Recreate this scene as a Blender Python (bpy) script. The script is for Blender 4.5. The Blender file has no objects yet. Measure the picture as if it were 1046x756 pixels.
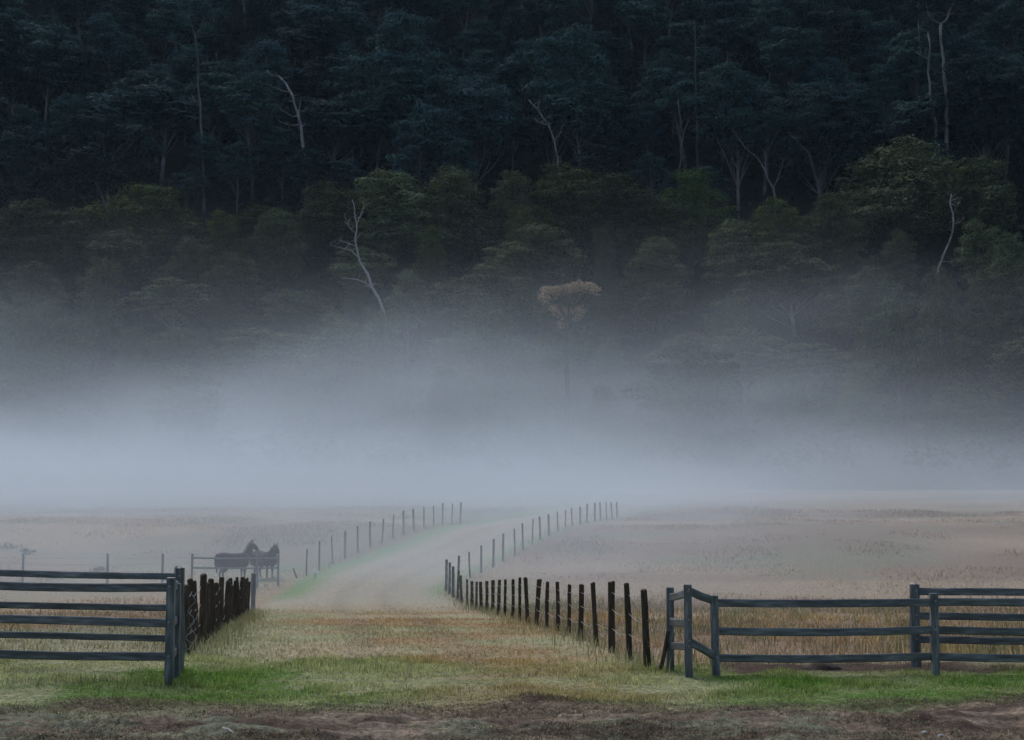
import bpy, bmesh, math, random
import numpy as np
from mathutils import Vector, Matrix, Euler

# ------------------------------------------------------------------ camera, sky, sun, exposure
SC = bpy.context.scene
COL = SC.collection
F, CX, CY = 1600.0, 523.0, 378.0          # focal length and centre in photograph pixels (1046 x 756)
CAM_H, HORIZON = 2.6, 500.0
PITCH = math.atan((HORIZON - CY) / F)

cam_d = bpy.data.cameras.new('camera')
cam = bpy.data.objects.new('camera', cam_d)
COL.objects.link(cam)
cam.location = (0, 0, CAM_H)
cam.rotation_euler = (math.pi / 2 + PITCH, 0, 0)
cam_d.sensor_width = 36.0
cam_d.lens = 36.0 * F / 1046.0
cam_d.clip_start, cam_d.clip_end = 0.1, 3000
SC.camera = cam

SUN_EL, SUN_AZ = 48.0, -25.0             # degrees; azimuth from +Y, negative to the left
world = bpy.data.worlds.new('World')
SC.world = world
world.use_nodes = True
wn = world.node_tree
sky = wn.nodes.new('ShaderNodeTexSky')
sky.sky_type = 'NISHITA'
sky.sun_disc = False
sky.sun_elevation = math.radians(SUN_EL)
sky.sun_rotation = math.radians(SUN_AZ)
sky.altitude = 300
sky.air_density = 1.0
sky.dust_density = 2.0
sky.ozone_density = 0.7
bg = wn.nodes['Background']
bg.inputs['Strength'].default_value = 0.10
wn.links.new(sky.outputs['Color'], bg.inputs['Color'])

sun_d = bpy.data.lights.new('sun', 'SUN')
sun_d.energy = 1.15
sun_d.angle = math.radians(28)
sun_d.color = (1.0, 0.97, 0.94)
sun = bpy.data.objects.new('sun', sun_d)
COL.objects.link(sun)
_el, _az = math.radians(SUN_EL), math.radians(SUN_AZ)
_d = Vector((math.sin(_az) * math.cos(_el), math.cos(_az) * math.cos(_el), math.sin(_el)))
sun.rotation_euler = _d.to_track_quat('Z', 'Y').to_euler()
sun.location = _d * 60

SC.view_settings.view_transform = 'Standard'
SC.view_settings.look = 'None'
SC.view_settings.gamma = 1.0
SC.view_settings.exposure = 0.52
SC.view_settings.use_curve_mapping = False
SC.render.engine = 'CYCLES'
cy = SC.cycles
cy.use_denoising = True
cy.max_bounces = 6
cy.diffuse_bounces = 2
cy.glossy_bounces = 2
cy.transmission_bounces = 2
cy.transparent_max_bounces = 8
cy.volume_bounces = 3
cy.use_adaptive_sampling = True
cy.adaptive_threshold = 0.025
cy.volume_step_rate = 2.5
cy.volume_max_steps = 256
cy.sample_clamp_indirect = 4.0

random.seed(7)
RNG = np.random.default_rng(11)

# ------------------------------------------------------------------ numeric helpers
_tab = np.random.default_rng(3).random((256, 256))

def vnoise(x, y, s):
    x = np.asarray(x, float) / s; y = np.asarray(y, float) / s
    xi = np.floor(x).astype(int); yi = np.floor(y).astype(int)
    fx = x - xi; fy = y - yi
    fx = fx * fx * (3 - 2 * fx); fy = fy * fy * (3 - 2 * fy)
    a = _tab[xi & 255, yi & 255]; b = _tab[(xi + 1) & 255, yi & 255]
    c = _tab[xi & 255, (yi + 1) & 255]; d = _tab[(xi + 1) & 255, (yi + 1) & 255]
    return (a * (1 - fx) + b * fx) * (1 - fy) + (c * (1 - fx) + d * fx) * fy

def fbm(x, y, s, o=4):
    t = 0; a = 0.5; n = 0
    for k in range(o):
        t = t + a * vnoise(x + 37.1 * k, y - 19.7 * k, s); n += a; a *= 0.5; s *= 0.5
    return t / n

def sstep(a, b, x):
    t = np.clip((np.asarray(x, float) - a) / (b - a), 0, 1)
    return t * t * (3 - 2 * t)

_st, _ct = math.sin(PITCH), math.cos(PITCH)

def at(px, py, Y):
    """World point at depth Y that the photograph shows at pixel (px, py)."""
    u = (px - CX) / F; v = -(py - CY) / F
    dy = _ct - _st * v; dz = _st + _ct * v
    return Vector((u * Y / dy, Y, CAM_H + dz * Y / dy))

# ------------------------------------------------------------------ terrain
_prof = [(-60, 0.1), (0, 0.05), (16, 0.0), (20, -0.03), (24, -0.15), (30, -0.42), (37, -0.75), (45, -1.2), (53, -1.62), (60, -1.93),
         (66, -2.05), (70, -2.0), (75, -1.6), (78, -1.45), (88, -0.55), (100, 0.3), (115, 0.5), (135, 1.1),
         (150, 1.5), (175, 2.5), (200, 6), (225, 13), (250, 22), (275, 33), (300, 44), (340, 66), (380, 88),
         (420, 111), (450, 131), (480, 154), (560, 212), (700, 270), (1400, 330)]
_py = np.arange(-60, 1400, 0.5)
_pz = np.interp(_py, [p[0] for p in _prof], [p[1] for p in _prof])
_k = np.hanning(11); _k /= _k.sum()
_pz = np.convolve(np.pad(_pz, 5, mode='edge'), _k, 'valid')

def ground(x, y):
    x = np.asarray(x, float); y = np.asarray(y, float)
    z = np.interp(y, _py, _pz)
    z = z - 0.35 * sstep(-7, -14, x) * sstep(58, 74, y) * sstep(100, 84, y)
    z = z + 0.12 * sstep(-4, -6, x) * sstep(18, 22, y) * sstep(34, 26, y)
    z = z + sstep(50, 90, y) * 0.5 * (fbm(x, y, 22, 3) - 0.5)
    z = z + sstep(200, 280, y) * 8 * (fbm(x + 90, y, 70, 3) - 0.5)
    z = z + 0.10 * (fbm(x, y, 3.1, 3) - 0.5) * sstep(60, 30, y)
    return z

def surface(X, Y):
    """Terrain with its clods, ruts and tufts."""
    X = np.asarray(X, float); Y = np.asarray(Y, float)
    Z = ground(X, Y)
    # clods and ruts in the mud, tufts elsewhere
    mud = sstep(20.2, 18.4, Y + 3.2 * (fbm(X, Y, 2.2, 4) - 0.5)) * sstep(8, 11, Y)
    Z = Z + mud * (0.26 * (fbm(X * 0.4, Y, 0.6, 5) - 0.5) + 0.15 * (fbm(X * 0.7 + 9, Y, 0.22, 3) - 0.5))
    soil = sstep(2.9, 3.6, X) * sstep(8.6, 7.2, X) * sstep(23.5, 24.0, Y) * sstep(27.2, 25.8, Y)
    Z = Z + soil * 0.12 * (fbm(X, Y, 0.4, 3) - 0.4)
    Z = Z + (1 - mud) * sstep(60, 24, Y) * sstep(8, 11, Y) * 0.07 * (fbm(X, Y, 0.5, 3) - 0.5)
    return Z

def gz(x, y):
    return float(surface(x, y))

# track between the two wire fences: depth -> left and right edge
TRK = [(-60, -5.0, 2.4), (20, -4.9, 2.4), (27, -5.6, 2.1), (37, -6.8, 1.35), (53, -8.9, -0.2), (62, -10.0, -2.2), (70, -10.4, -3.0),
       (78, -10.2, -1.6), (88, -7.3, 0.6), (100, -4.4, 3.9), (115, -1.5, 7.7), (135, 3, 13), (160, 10, 20)]

def track_edges(y):
    ys = [t[0] for t in TRK]
    return np.interp(y, ys, [t[1] for t in TRK]), np.interp(y, ys, [t[2] for t in TRK])

def tint(x, y):
    """Own colour of the ground cover (soil, grass, straw) at a place."""
    x = np.asarray(x, float); y = np.asarray(y, float)
    n1 = fbm(x, y, 2.2, 4); n2 = fbm(x + 50, y + 20, 6.0, 3); n3 = fbm(x * 0.35 - 20, y, 0.7, 4); n4 = fbm(x - 70, y * 0.5, 14, 3)
    l, r = track_edges(y)
    mud = np.array([0.085, 0.055, 0.036]); mud2 = np.array([0.27, 0.20, 0.14])
    green = np.array([0.105, 0.180, 0.036]); pale = np.array([0.31, 0.31, 0.165])
    straw = np.array([0.40, 0.325, 0.195]); ochre = np.array([0.33, 0.225, 0.11])
    road = np.array([0.40, 0.345, 0.25]); field = np.array([0.285, 0.200, 0.132]); sage = np.array([0.17, 0.205, 0.12])
    def mix(a, b, t):
        return a * (1 - t[..., None]) + b * t[..., None]
    one = np.ones(x.shape + (1,))
    inside = sstep(-0.4, 0.5, x - l) * sstep(0.4, -0.5, x - r)
    # paddocks
    c = mix(field * one, sage * one, sstep(0.42, 0.62, n4) * sstep(-1, -6, x - 0.5 * (l + r)) * 0.85)
    c = mix(c, sage * one, sstep(0.5, 0.72, n2) * 0.55)
    n6 = fbm(x * 0.45 + 13, y - 60, 9.0, 4)
    c = mix(c, np.array([0.22, 0.155, 0.10]) * one, sstep(0.50, 0.64, n6) * 0.75)
    c = mix(c, np.array([0.43, 0.345, 0.22]) * one, sstep(0.50, 0.36, n6) * 0.4)
    c = mix(c, ochre * one, sstep(0.55, 0.75, n1) * 0.3 * sstep(70, 40, y))
    # the track: pale worn way with greener verges further off, ochre dry grass nearer
    t = np.clip((x - l) / np.maximum(r - l, 0.1), 0, 1)
    verge = sstep(0.26, 0.06, t) + 0.7 * sstep(0.80, 0.96, t)
    cr = mix(road * one, np.array([0.17, 0.27, 0.10]) * one, np.clip(verge * sstep(64, 72, y) * (0.6 + 0.6 * n1), 0, 1))
    rut = np.exp(-((t - 0.40 + 0.03 * (n1 - .5)) / 0.045) ** 2) + np.exp(-((t - 0.64 + 0.03 * (n1 - .5)) / 0.045) ** 2)
    cr = mix(cr, np.array([0.22, 0.18, 0.135]) * one, np.clip(rut * 0.28, 0, 1))
    near = sstep(66, 52, y)
    dry = mix(straw * one, ochre * one, sstep(0.38, 0.60, n2 + 0.20 * sstep(0.25, 0.55, t) * sstep(1.0, 0.6, t) - 0.04))
    dry = mix(dry, pale * one, sstep(0.46, 0.68, n1) * 0.8)
    dry = mix(dry, np.array([0.20, 0.15, 0.10]) * one, np.clip(rut * 0.35 * (0.4 + n2), 0, 1))
    dry = mix(dry, pale * 0.9 * one, sstep(0.32, 0.10, t) * 0.6)
    cr = mix(cr, dry, near)
    c = mix(c, cr, inside)
    # green strip in front of the fences, mixed with pale and dry grass
    g = sstep(27.5, 22.5, y + 5.0 * (n2 - 0.5)) * sstep(18.0, 19.6, y + 1.6 * (n1 - 0.5))
    mid = sstep(-2.3, 0.2, x) * sstep(3.0, 1.0, x)
    gc = mix(green * one, pale * one, np.clip(sstep(0.50, 0.68, n1 + 0.14 * mid) * 0.9, 0, 1))
    gc = mix(gc, straw * 0.75 * one, np.clip(sstep(0.40, 0.62, n3) * (0.25 + 0.6 * mid), 0, 1))
    c = mix(c, gc, g * (1 - 0.45 * mid))
    # trampled soil behind the right fence
    s = sstep(3.0, 3.6, x) * sstep(8.3, 7.0, x) * sstep(23.7, 24.0, y) * sstep(27.0, 25.6, y + 0.8 * n1)
    c = mix(c, mud * 0.8 * one, s)
    # muddy strip at the front
    m = sstep(19.8, 18.4, y + 3.2 * (n1 - 0.5) + 1.2 * (n3 - 0.5))
    n5 = fbm(x * 0.3 + 31, y, 0.20, 3)
    mc = mix(mud * one, mud2 * one, np.clip(sstep(0.40, 0.62, n3) * 0.6 + sstep(0.48, 0.66, n5) * 0.7 - 0.1, 0, 1))
    mc = mix(mc, np.array([0.17, 0.18, 0.11]) * one, np.clip(sstep(0.50, 0.62, n1 + 0.12 * sstep(1, 5, x) + 0.08 * sstep(-2, -5, x)) * 0.85 * sstep(0.36, 0.56, n5), 0, 1))
    c = mix(c, mc, m)
    return c

# ------------------------------------------------------------------ object helpers
def tag(o, label=None, cat=None, group=None, kind=None):
    if label: o['label'] = label
    if cat: o['category'] = cat
    if group: o['group'] = group
    if kind: o['kind'] = kind
    return o

def link(name, me, mat=None, parent=None):
    o = bpy.data.objects.new(name, me)
    COL.objects.link(o)
    if mat is not None and not me.materials:
        me.materials.append(mat)
    if parent is not None:
        o.parent = parent
    return o

def empty(name, loc, rz=0.0):
    o = bpy.data.objects.new(name, None)
    o.empty_display_size = 0.2
    COL.objects.link(o)
    o.location = loc; o.rotation_euler = (0, 0, rz)
    return o

def np_mesh(name, V, Fc, smooth=False, colors=None):
    V = np.ascontiguousarray(V, np.float32); Fc = np.ascontiguousarray(Fc, np.int32)
    n = Fc.shape[1]
    me = bpy.data.meshes.new(name)
    me.vertices.add(len(V)); me.vertices.foreach_set('co', V.ravel())
    me.loops.add(Fc.size); me.loops.foreach_set('vertex_index', Fc.ravel())
    me.polygons.add(len(Fc))
    me.polygons.foreach_set('loop_start', np.arange(0, Fc.size, n, dtype=np.int32))
    me.polygons.foreach_set('loop_total', np.full(len(Fc), n, np.int32))
    if smooth:
        me.polygons.foreach_set('use_smooth', np.ones(len(Fc), bool))
    me.update(calc_edges=True)
    if colors is not None:
        a = me.attributes.new('tint', 'FLOAT_COLOR', 'POINT')
        cc = np.ones((len(V), 4), np.float32); cc[:, :3] = colors
        a.data.foreach_set('color', cc.ravel())
    return me

def tube(path, radii, sides=6, cap=True):
    """Tapered tube along a list of points: (verts, tri/quads as lists)."""
    P = [Vector(p) for p in path]
    V = []; Q = []
    up = Vector((0.13, 0.97, 0.2)).normalized()
    for i, p in enumerate(P):
        d = (P[min(i + 1, len(P) - 1)] - P[max(i - 1, 0)])
        d = d.normalized() if d.length > 1e-9 else Vector((0, 0, 1))
        a = d.cross(up)
        if a.length < 1e-3: a = d.cross(Vector((1, 0, 0)))
        a.normalize(); b = d.cross(a)
        for k in range(sides):
            t = 2 * math.pi * k / sides
            V.append(p + (a * math.cos(t) + b * math.sin(t)) * radii[i])
    for i in range(len(P) - 1):
        for k in range(sides):
            k2 = (k + 1) % sides
            Q.append((i * sides + k, i * sides + k2, (i + 1) * sides + k2, (i + 1) * sides + k))
    if cap:
        Q.append(tuple(reversed(range(sides))))
        Q.append(tuple(range((len(P) - 1) * sides, len(P) * sides)))
    return V, Q

def join_parts(name, parts, smooth=True):
    V = []; Q = []
    for v, q in parts:
        o = len(V); V += [tuple(p) for p in v]; Q += [tuple(i + o for i in f) for f in q]
    me = bpy.data.meshes.new(name)
    me.from_pydata(V, [], Q)
    if smooth:
        me.polygons.foreach_set('use_smooth', [True] * len(me.polygons))
    me.update()
    return me

# ------------------------------------------------------------------ materials
def nmat(name):
    m = bpy.data.materials.new(name); m.use_nodes = True
    nt = m.node_tree; b = nt.nodes['Principled BSDF']
    b.inputs['Specular IOR Level'].default_value = 0.25
    return m, nt, b

def ramp(nt, cols):
    r = nt.nodes.new('ShaderNodeValToRGB')
    e = r.color_ramp.elements
    while len(e) < len(cols): e.new(0.5)
    for k, (p, c) in enumerate(cols):
        e[k].position = p; e[k].color = (*c, 1)
    return r

def add_translucent(nt, b, col, f):
    t = nt.nodes.new('ShaderNodeBsdfTranslucent'); nt.links.new(col, t.inputs['Color'])
    ms = nt.nodes.new('ShaderNodeMixShader'); ms.inputs[0].default_value = f
    nt.links.new(b.outputs[0], ms.inputs[1]); nt.links.new(t.outputs[0], ms.inputs[2])
    nt.links.new(ms.outputs[0], nt.nodes['Material Output'].inputs['Surface'])

def tint_mat(name, rough=0.9, fine=0.35, scale=9.0, bump=0.0, spec=0.2, transl=0.0):
    m, nt, b = nmat(name)
    b.inputs['Roughness'].default_value = rough
    b.inputs['Specular IOR Level'].default_value = spec
    at_ = nt.nodes.new('ShaderNodeAttribute'); at_.attribute_name = 'tint'
    geo = nt.nodes.new('ShaderNodeNewGeometry')
    nz = nt.nodes.new('ShaderNodeTexNoise'); nz.inputs['Scale'].default_value = scale; nz.inputs['Detail'].default_value = 6
    nt.links.new(geo.outputs['Position'], nz.inputs['Vector'])
    nz.inputs['Roughness'].default_value = 0.68
    r = ramp(nt, [(0.36, ((1 - fine) / (1 + fine),) * 3), (0.64, (1.0,) * 3)])
    mx = nt.nodes.new('ShaderNodeMix'); mx.data_type = 'RGBA'; mx.blend_type = 'MULTIPLY'; mx.inputs[0].default_value = 1.0
    gain = nt.nodes.new('ShaderNodeMix'); gain.data_type = 'RGBA'; gain.blend_type = 'MULTIPLY'; gain.inputs[0].default_value = 1.0; gain.inputs[7].default_value = (1 + fine,) * 3 + (1,)
    nt.links.new(nz.outputs['Fac'], r.inputs['Fac'])
    nt.links.new(at_.outputs['Color'], gain.inputs[6]); nt.links.new(gain.outputs[2], mx.inputs[6]); nt.links.new(r.outputs['Color'], mx.inputs[7])
    nt.links.new(mx.outputs[2], b.inputs['Base Color'])
    if transl: add_translucent(nt, b, mx.outputs[2], transl)
    if bump:
        bp = nt.nodes.new('ShaderNodeBump'); bp.inputs['Strength'].default_value = bump; bp.inputs['Distance'].default_value = 0.05
        nt.links.new(nz.outputs['Fac'], bp.inputs['Height']); nt.links.new(bp.outputs['Normal'], b.inputs['Normal'])
    return m

def noise_mat(name, cols, scale=(4, 4, 4), rough=0.8, bump=0.3, detail=6, spec=0.25, per_object=0.0, dist=0.01):
    m, nt, b = nmat(name)
    b.inputs['Roughness'].default_value = rough
    b.inputs['Specular IOR Level'].default_value = spec
    tc = nt.nodes.new('ShaderNodeTexCoord'); mp = nt.nodes.new('ShaderNodeMapping')
    mp.inputs['Scale'].default_value = scale
    nt.links.new(tc.outputs['Object'], mp.inputs['Vector'])
    oi = nt.nodes.new('ShaderNodeObjectInfo')
    ml = nt.nodes.new('ShaderNodeMath'); ml.operation = 'MULTIPLY'; ml.inputs[1].default_value = 40
    nt.links.new(oi.outputs['Random'], ml.inputs[0])
    nz = nt.nodes.new('ShaderNodeTexNoise'); nz.noise_dimensions = '4D'; nz.inputs['Scale'].default_value = 1.0; nz.inputs['Detail'].default_value = detail
    nt.links.new(mp.outputs['Vector'], nz.inputs['Vector']); nt.links.new(ml.outputs[0], nz.inputs['W'])
    r = ramp(nt, cols); nt.links.new(nz.outputs['Fac'], r.inputs['Fac'])
    out = r.outputs['Color']
    if per_object:
        hs = nt.nodes.new('ShaderNodeHueSaturation')
        mr = nt.nodes.new('ShaderNodeMapRange'); mr.inputs['To Min'].default_value = 1 - per_object; mr.inputs['To Max'].default_value = 1 + per_object
        nt.links.new(oi.outputs['Random'], mr.inputs['Value']); nt.links.new(mr.outputs['Result'], hs.inputs['Value'])
        nt.links.new(out, hs.inputs['Color']); out = hs.outputs['Color']
    nt.links.new(out, b.inputs['Base Color'])
    if bump:
        bp = nt.nodes.new('ShaderNodeBump'); bp.inputs['Strength'].default_value = bump; bp.inputs['Distance'].default_value = dist
        nt.links.new(nz.outputs['Fac'], bp.inputs['Height']); nt.links.new(bp.outputs['Normal'], b.inputs['Normal'])
    return m

def leaf_mat(name, dark, light, var=0.25, transl=0.25):
    m, nt, b = nmat(name)
    b.inputs['Roughness'].default_value = 0.85
    b.inputs['Specular IOR Level'].default_value = 0.03
    g = nt.nodes.new('ShaderNodeNewGeometry'); oi = nt.nodes.new('ShaderNodeObjectInfo')
    tc = nt.nodes.new('ShaderNodeTexCoord'); nz = nt.nodes.new('ShaderNodeTexNoise')
    nz.inputs['Scale'].default_value = 0.45; nz.inputs['Detail'].default_value = 2
    nt.links.new(tc.outputs['Object'], nz.inputs['Vector'])
    ad = nt.nodes.new('ShaderNodeMath'); ad.operation = 'MULTIPLY_ADD'; ad.inputs[1].default_value = 0.45
    nt.links.new(g.outputs['Random Per Island'], ad.inputs[0]); nt.links.new(nz.outputs['Fac'], ad.inputs[2])
    r = ramp(nt, [(0.4, dark), (1.0, light)]); nt.links.new(ad.outputs[0], r.inputs['Fac'])
    hs = nt.nodes.new('ShaderNodeHueSaturation')
    mr = nt.nodes.new('ShaderNodeMapRange'); mr.inputs['To Min'].default_value = 1 - var; mr.inputs['To Max'].default_value = 1 + var
    nt.links.new(oi.outputs['Random'], mr.inputs['Value']); nt.links.new(mr.outputs['Result'], hs.inputs['Value'])
    mh = nt.nodes.new('ShaderNodeMath'); mh.operation = 'MULTIPLY'; mh.inputs[1].default_value = 7.31
    fr = nt.nodes.new('ShaderNodeMath'); fr.operation = 'FRACT'
    mr2 = nt.nodes.new('ShaderNodeMapRange'); mr2.inputs['To Min'].default_value = 0.465; mr2.inputs['To Max'].default_value = 0.508
    nt.links.new(oi.outputs['Random'], mh.inputs[0]); nt.links.new(mh.outputs[0], fr.inputs[0]); nt.links.new(fr.outputs[0], mr2.inputs['Value'])
    nt.links.new(mr2.outputs['Result'], hs.inputs['Hue'])
    nt.links.new(r.outputs['Color'], hs.inputs['Color']); nt.links.new(hs.outputs['Color'], b.inputs['Base Color'])
    if transl: add_translucent(nt, b, hs.outputs['Color'], transl)
    return m

M = {}
M['ground'] = tint_mat('ground_cover', 0.95, 0.5, 11.0, 0.9)
M['grass'] = tint_mat('grass_blades', 0.75, 0.25, 3.0, transl=0.5)
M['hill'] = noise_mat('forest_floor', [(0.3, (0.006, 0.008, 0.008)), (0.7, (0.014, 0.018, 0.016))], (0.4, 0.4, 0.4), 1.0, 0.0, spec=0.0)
M['rail'] = noise_mat('weathered_blue_grey_rail', [(0.30, (0.030, 0.036, 0.038)), (0.52, (0.085, 0.098, 0.105)), (0.72, (0.21, 0.22, 0.22))], (3, 22, 22), 0.42, 0.35, spec=0.5, per_object=0.15, dist=0.006)
M['rail_post'] = noise_mat('weathered_blue_grey_post', [(0.30, (0.030, 0.036, 0.038)), (0.52, (0.082, 0.094, 0.100)), (0.72, (0.21, 0.22, 0.22))], (22, 22, 3), 0.45, 0.35, spec=0.5, per_object=0.15, dist=0.006)
M['post'] = noise_mat('old_brown_post_wood', [(0.25, (0.026, 0.019, 0.013)), (0.6, (0.070, 0.051, 0.034)), (0.85, (0.14, 0.11, 0.08))], (26, 26, 4), 0.85, 0.7, per_object=0.25, dist=0.012)
M['grey_post'] = noise_mat('pale_grey_post_wood', [(0.25, (0.16, 0.16, 0.155)), (0.7, (0.30, 0.30, 0.29))], (26, 26, 4), 0.85, 0.6, dist=0.01)
M['wire'] = noise_mat('galvanised_wire', [(0.3, (0.20, 0.20, 0.19)), (0.7, (0.34, 0.34, 0.32))], (6, 6, 6), 0.45, 0.0, spec=0.5)
M['bark_pale'] = noise_mat('pale_gum_bark', [(0.3, (0.035, 0.034, 0.032)), (0.55, (0.10, 0.10, 0.095)), (0.85, (0.26, 0.255, 0.24))], (0.9, 0.9, 0.25), 0.8, 0.0, per_object=0.5)
M['bark_dark'] = noise_mat('dark_bark', [(0.3, (0.035, 0.03, 0.026)), (0.7, (0.10, 0.09, 0.08))], (1.5, 1.5, 0.4), 0.9, 0.0, per_object=0.2)
M['bark_dim'] = noise_mat('grey_dead_wood', [(0.3, (0.06, 0.06, 0.057)), (0.52, (0.21, 0.207, 0.196)), (0.75, (0.46, 0.45, 0.43))], (1.4, 1.4, 0.5), 0.8, 0.0)
M['bark_dead'] = noise_mat('bleached_dead_wood', [(0.25, (0.22, 0.21, 0.195)), (0.6, (0.40, 0.39, 0.37)), (0.85, (0.56, 0.55, 0.52))], (1.0, 1.0, 0.3), 0.75, 0.0)
M['leaf_olive'] = leaf_mat('olive_leaves', (0.019, 0.033, 0.018), (0.135, 0.170, 0.085), 0.45, 0.15)
M['leaf_green'] = leaf_mat('mid_green_leaves', (0.018, 0.036, 0.012), (0.100, 0.150, 0.048), 0.2, 0.15)
M['leaf_gum'] = leaf_mat('blue_green_gum_leaves', (0.009, 0.024, 0.028), (0.048, 0.092, 0.095), 0.45, 0.15)
M['leaf_cream'] = leaf_mat('cream_blossom', (0.30, 0.21, 0.13), (0.55, 0.42, 0.29), 0.05)
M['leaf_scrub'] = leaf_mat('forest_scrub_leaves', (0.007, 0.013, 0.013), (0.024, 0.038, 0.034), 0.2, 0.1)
M['leaf_bush'] = leaf_mat('bush_leaves', (0.025, 0.035, 0.018), (0.07, 0.085, 0.045), 0.2)
M['pony'] = noise_mat('dark_coat', [(0.3, (0.012, 0.010, 0.010)), (0.7, (0.03, 0.025, 0.023))], (3, 3, 3), 0.6, 0.0)
M['pony_b'] = noise_mat('dark_brown_coat', [(0.3, (0.016, 0.012, 0.011)), (0.7, (0.038, 0.029, 0.025))], (3, 3, 3), 0.6, 0.0)
M['hair'] = noise_mat('black_mane_hair', [(0.3, (0.008, 0.007, 0.007)), (0.7, (0.02, 0.018, 0.017))], (20, 20, 5), 0.7, 0.0)
M['feather'] = noise_mat('white_feathers', [(0.3, (0.72, 0.72, 0.70)), (0.7, (0.85, 0.85, 0.83))], (14, 14, 14), 0.8, 0.0)
M['beak'] = noise_mat('yellow_beak', [(0.3, (0.45, 0.30, 0.06)), (0.7, (0.6, 0.4, 0.1))], (14, 14, 14), 0.6, 0.0)
M['leg'] = noise_mat('dark_bird_leg', [(0.3, (0.03, 0.03, 0.028)), (0.7, (0.06, 0.055, 0.05))], (14, 14, 14), 0.7, 0.0)
M['stone'] = noise_mat('pale_stone', [(0.3, (0.34, 0.33, 0.30)), (0.7, (0.60, 0.58, 0.54))], (18, 18, 18), 0.85, 0.3)
M['rock'] = noise_mat('dark_earth_clod', [(0.3, (0.035, 0.026, 0.02)), (0.7, (0.09, 0.07, 0.055))], (9, 9, 9), 0.95, 0.5)
M['stick'] = noise_mat('bleached_stick', [(0.3, (0.32, 0.29, 0.25)), (0.7, (0.55, 0.52, 0.46))], (30, 30, 8), 0.85, 0.3)

# ------------------------------------------------------------------ the ground sheet, split into its named pieces
def ground_rows():
    ys = [-60, -40, -25, -14, -6, 0, 4, 7, 9.5]
    y = 11.0
    while y < 640:
        ys.append(y)
        if y < 20.5: y += 0.055
        elif y < 30: y += 0.09
        elif y < 60: y += 0.3
        elif y < 130: y += 0.8
        elif y < 260: y += 3
        else: y += 7 if y < 520 else 60
    return np.array(ys)

def build_ground():
    ys = ground_rows()
    nu = 460
    u = np.linspace(-1, 1, nu)
    prof = 0.26 * u + 0.74 * u ** 3
    Y = np.repeat(ys[:, None], nu, 1)
    w = 34 + 0.95 * np.clip(Y - 20, 0, None) + 0.6 * np.clip(-Y, 0, None)
    X = prof[None, :] * w
    Z = surface(X, Y)
    C = tint(X, Y)
    V = np.stack([X, Y, Z], -1).reshape(-1, 3); C = C.reshape(-1, 3)
    ny = len(ys)
    i, j = np.meshgrid(np.arange(ny - 1), np.arange(nu - 1), indexing='ij')
    a = i * nu + j
    Q = np.stack([a, a + 1, a + nu + 1, a + nu], -1).reshape(-1, 4)
    mid = V[Q].mean(1)
    ml, mr = track_edges(mid[:, 1])
    is_hill = mid[:, 1] > 176
    is_mud = (mid[:, 1] < 19.0)
    is_track = (~is_hill) & (~is_mud) & (mid[:, 0] > ml) & (mid[:, 0] < mr) & (mid[:, 1] > 27) & (mid[:, 1] < 150)
    rest = ~(is_hill | is_mud | is_track)
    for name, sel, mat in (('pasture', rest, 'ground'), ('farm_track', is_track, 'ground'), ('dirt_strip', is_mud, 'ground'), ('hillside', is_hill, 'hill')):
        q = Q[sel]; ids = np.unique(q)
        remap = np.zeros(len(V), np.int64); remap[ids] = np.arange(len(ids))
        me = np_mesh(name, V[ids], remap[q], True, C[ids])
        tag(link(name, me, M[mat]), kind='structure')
build_ground()

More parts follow.
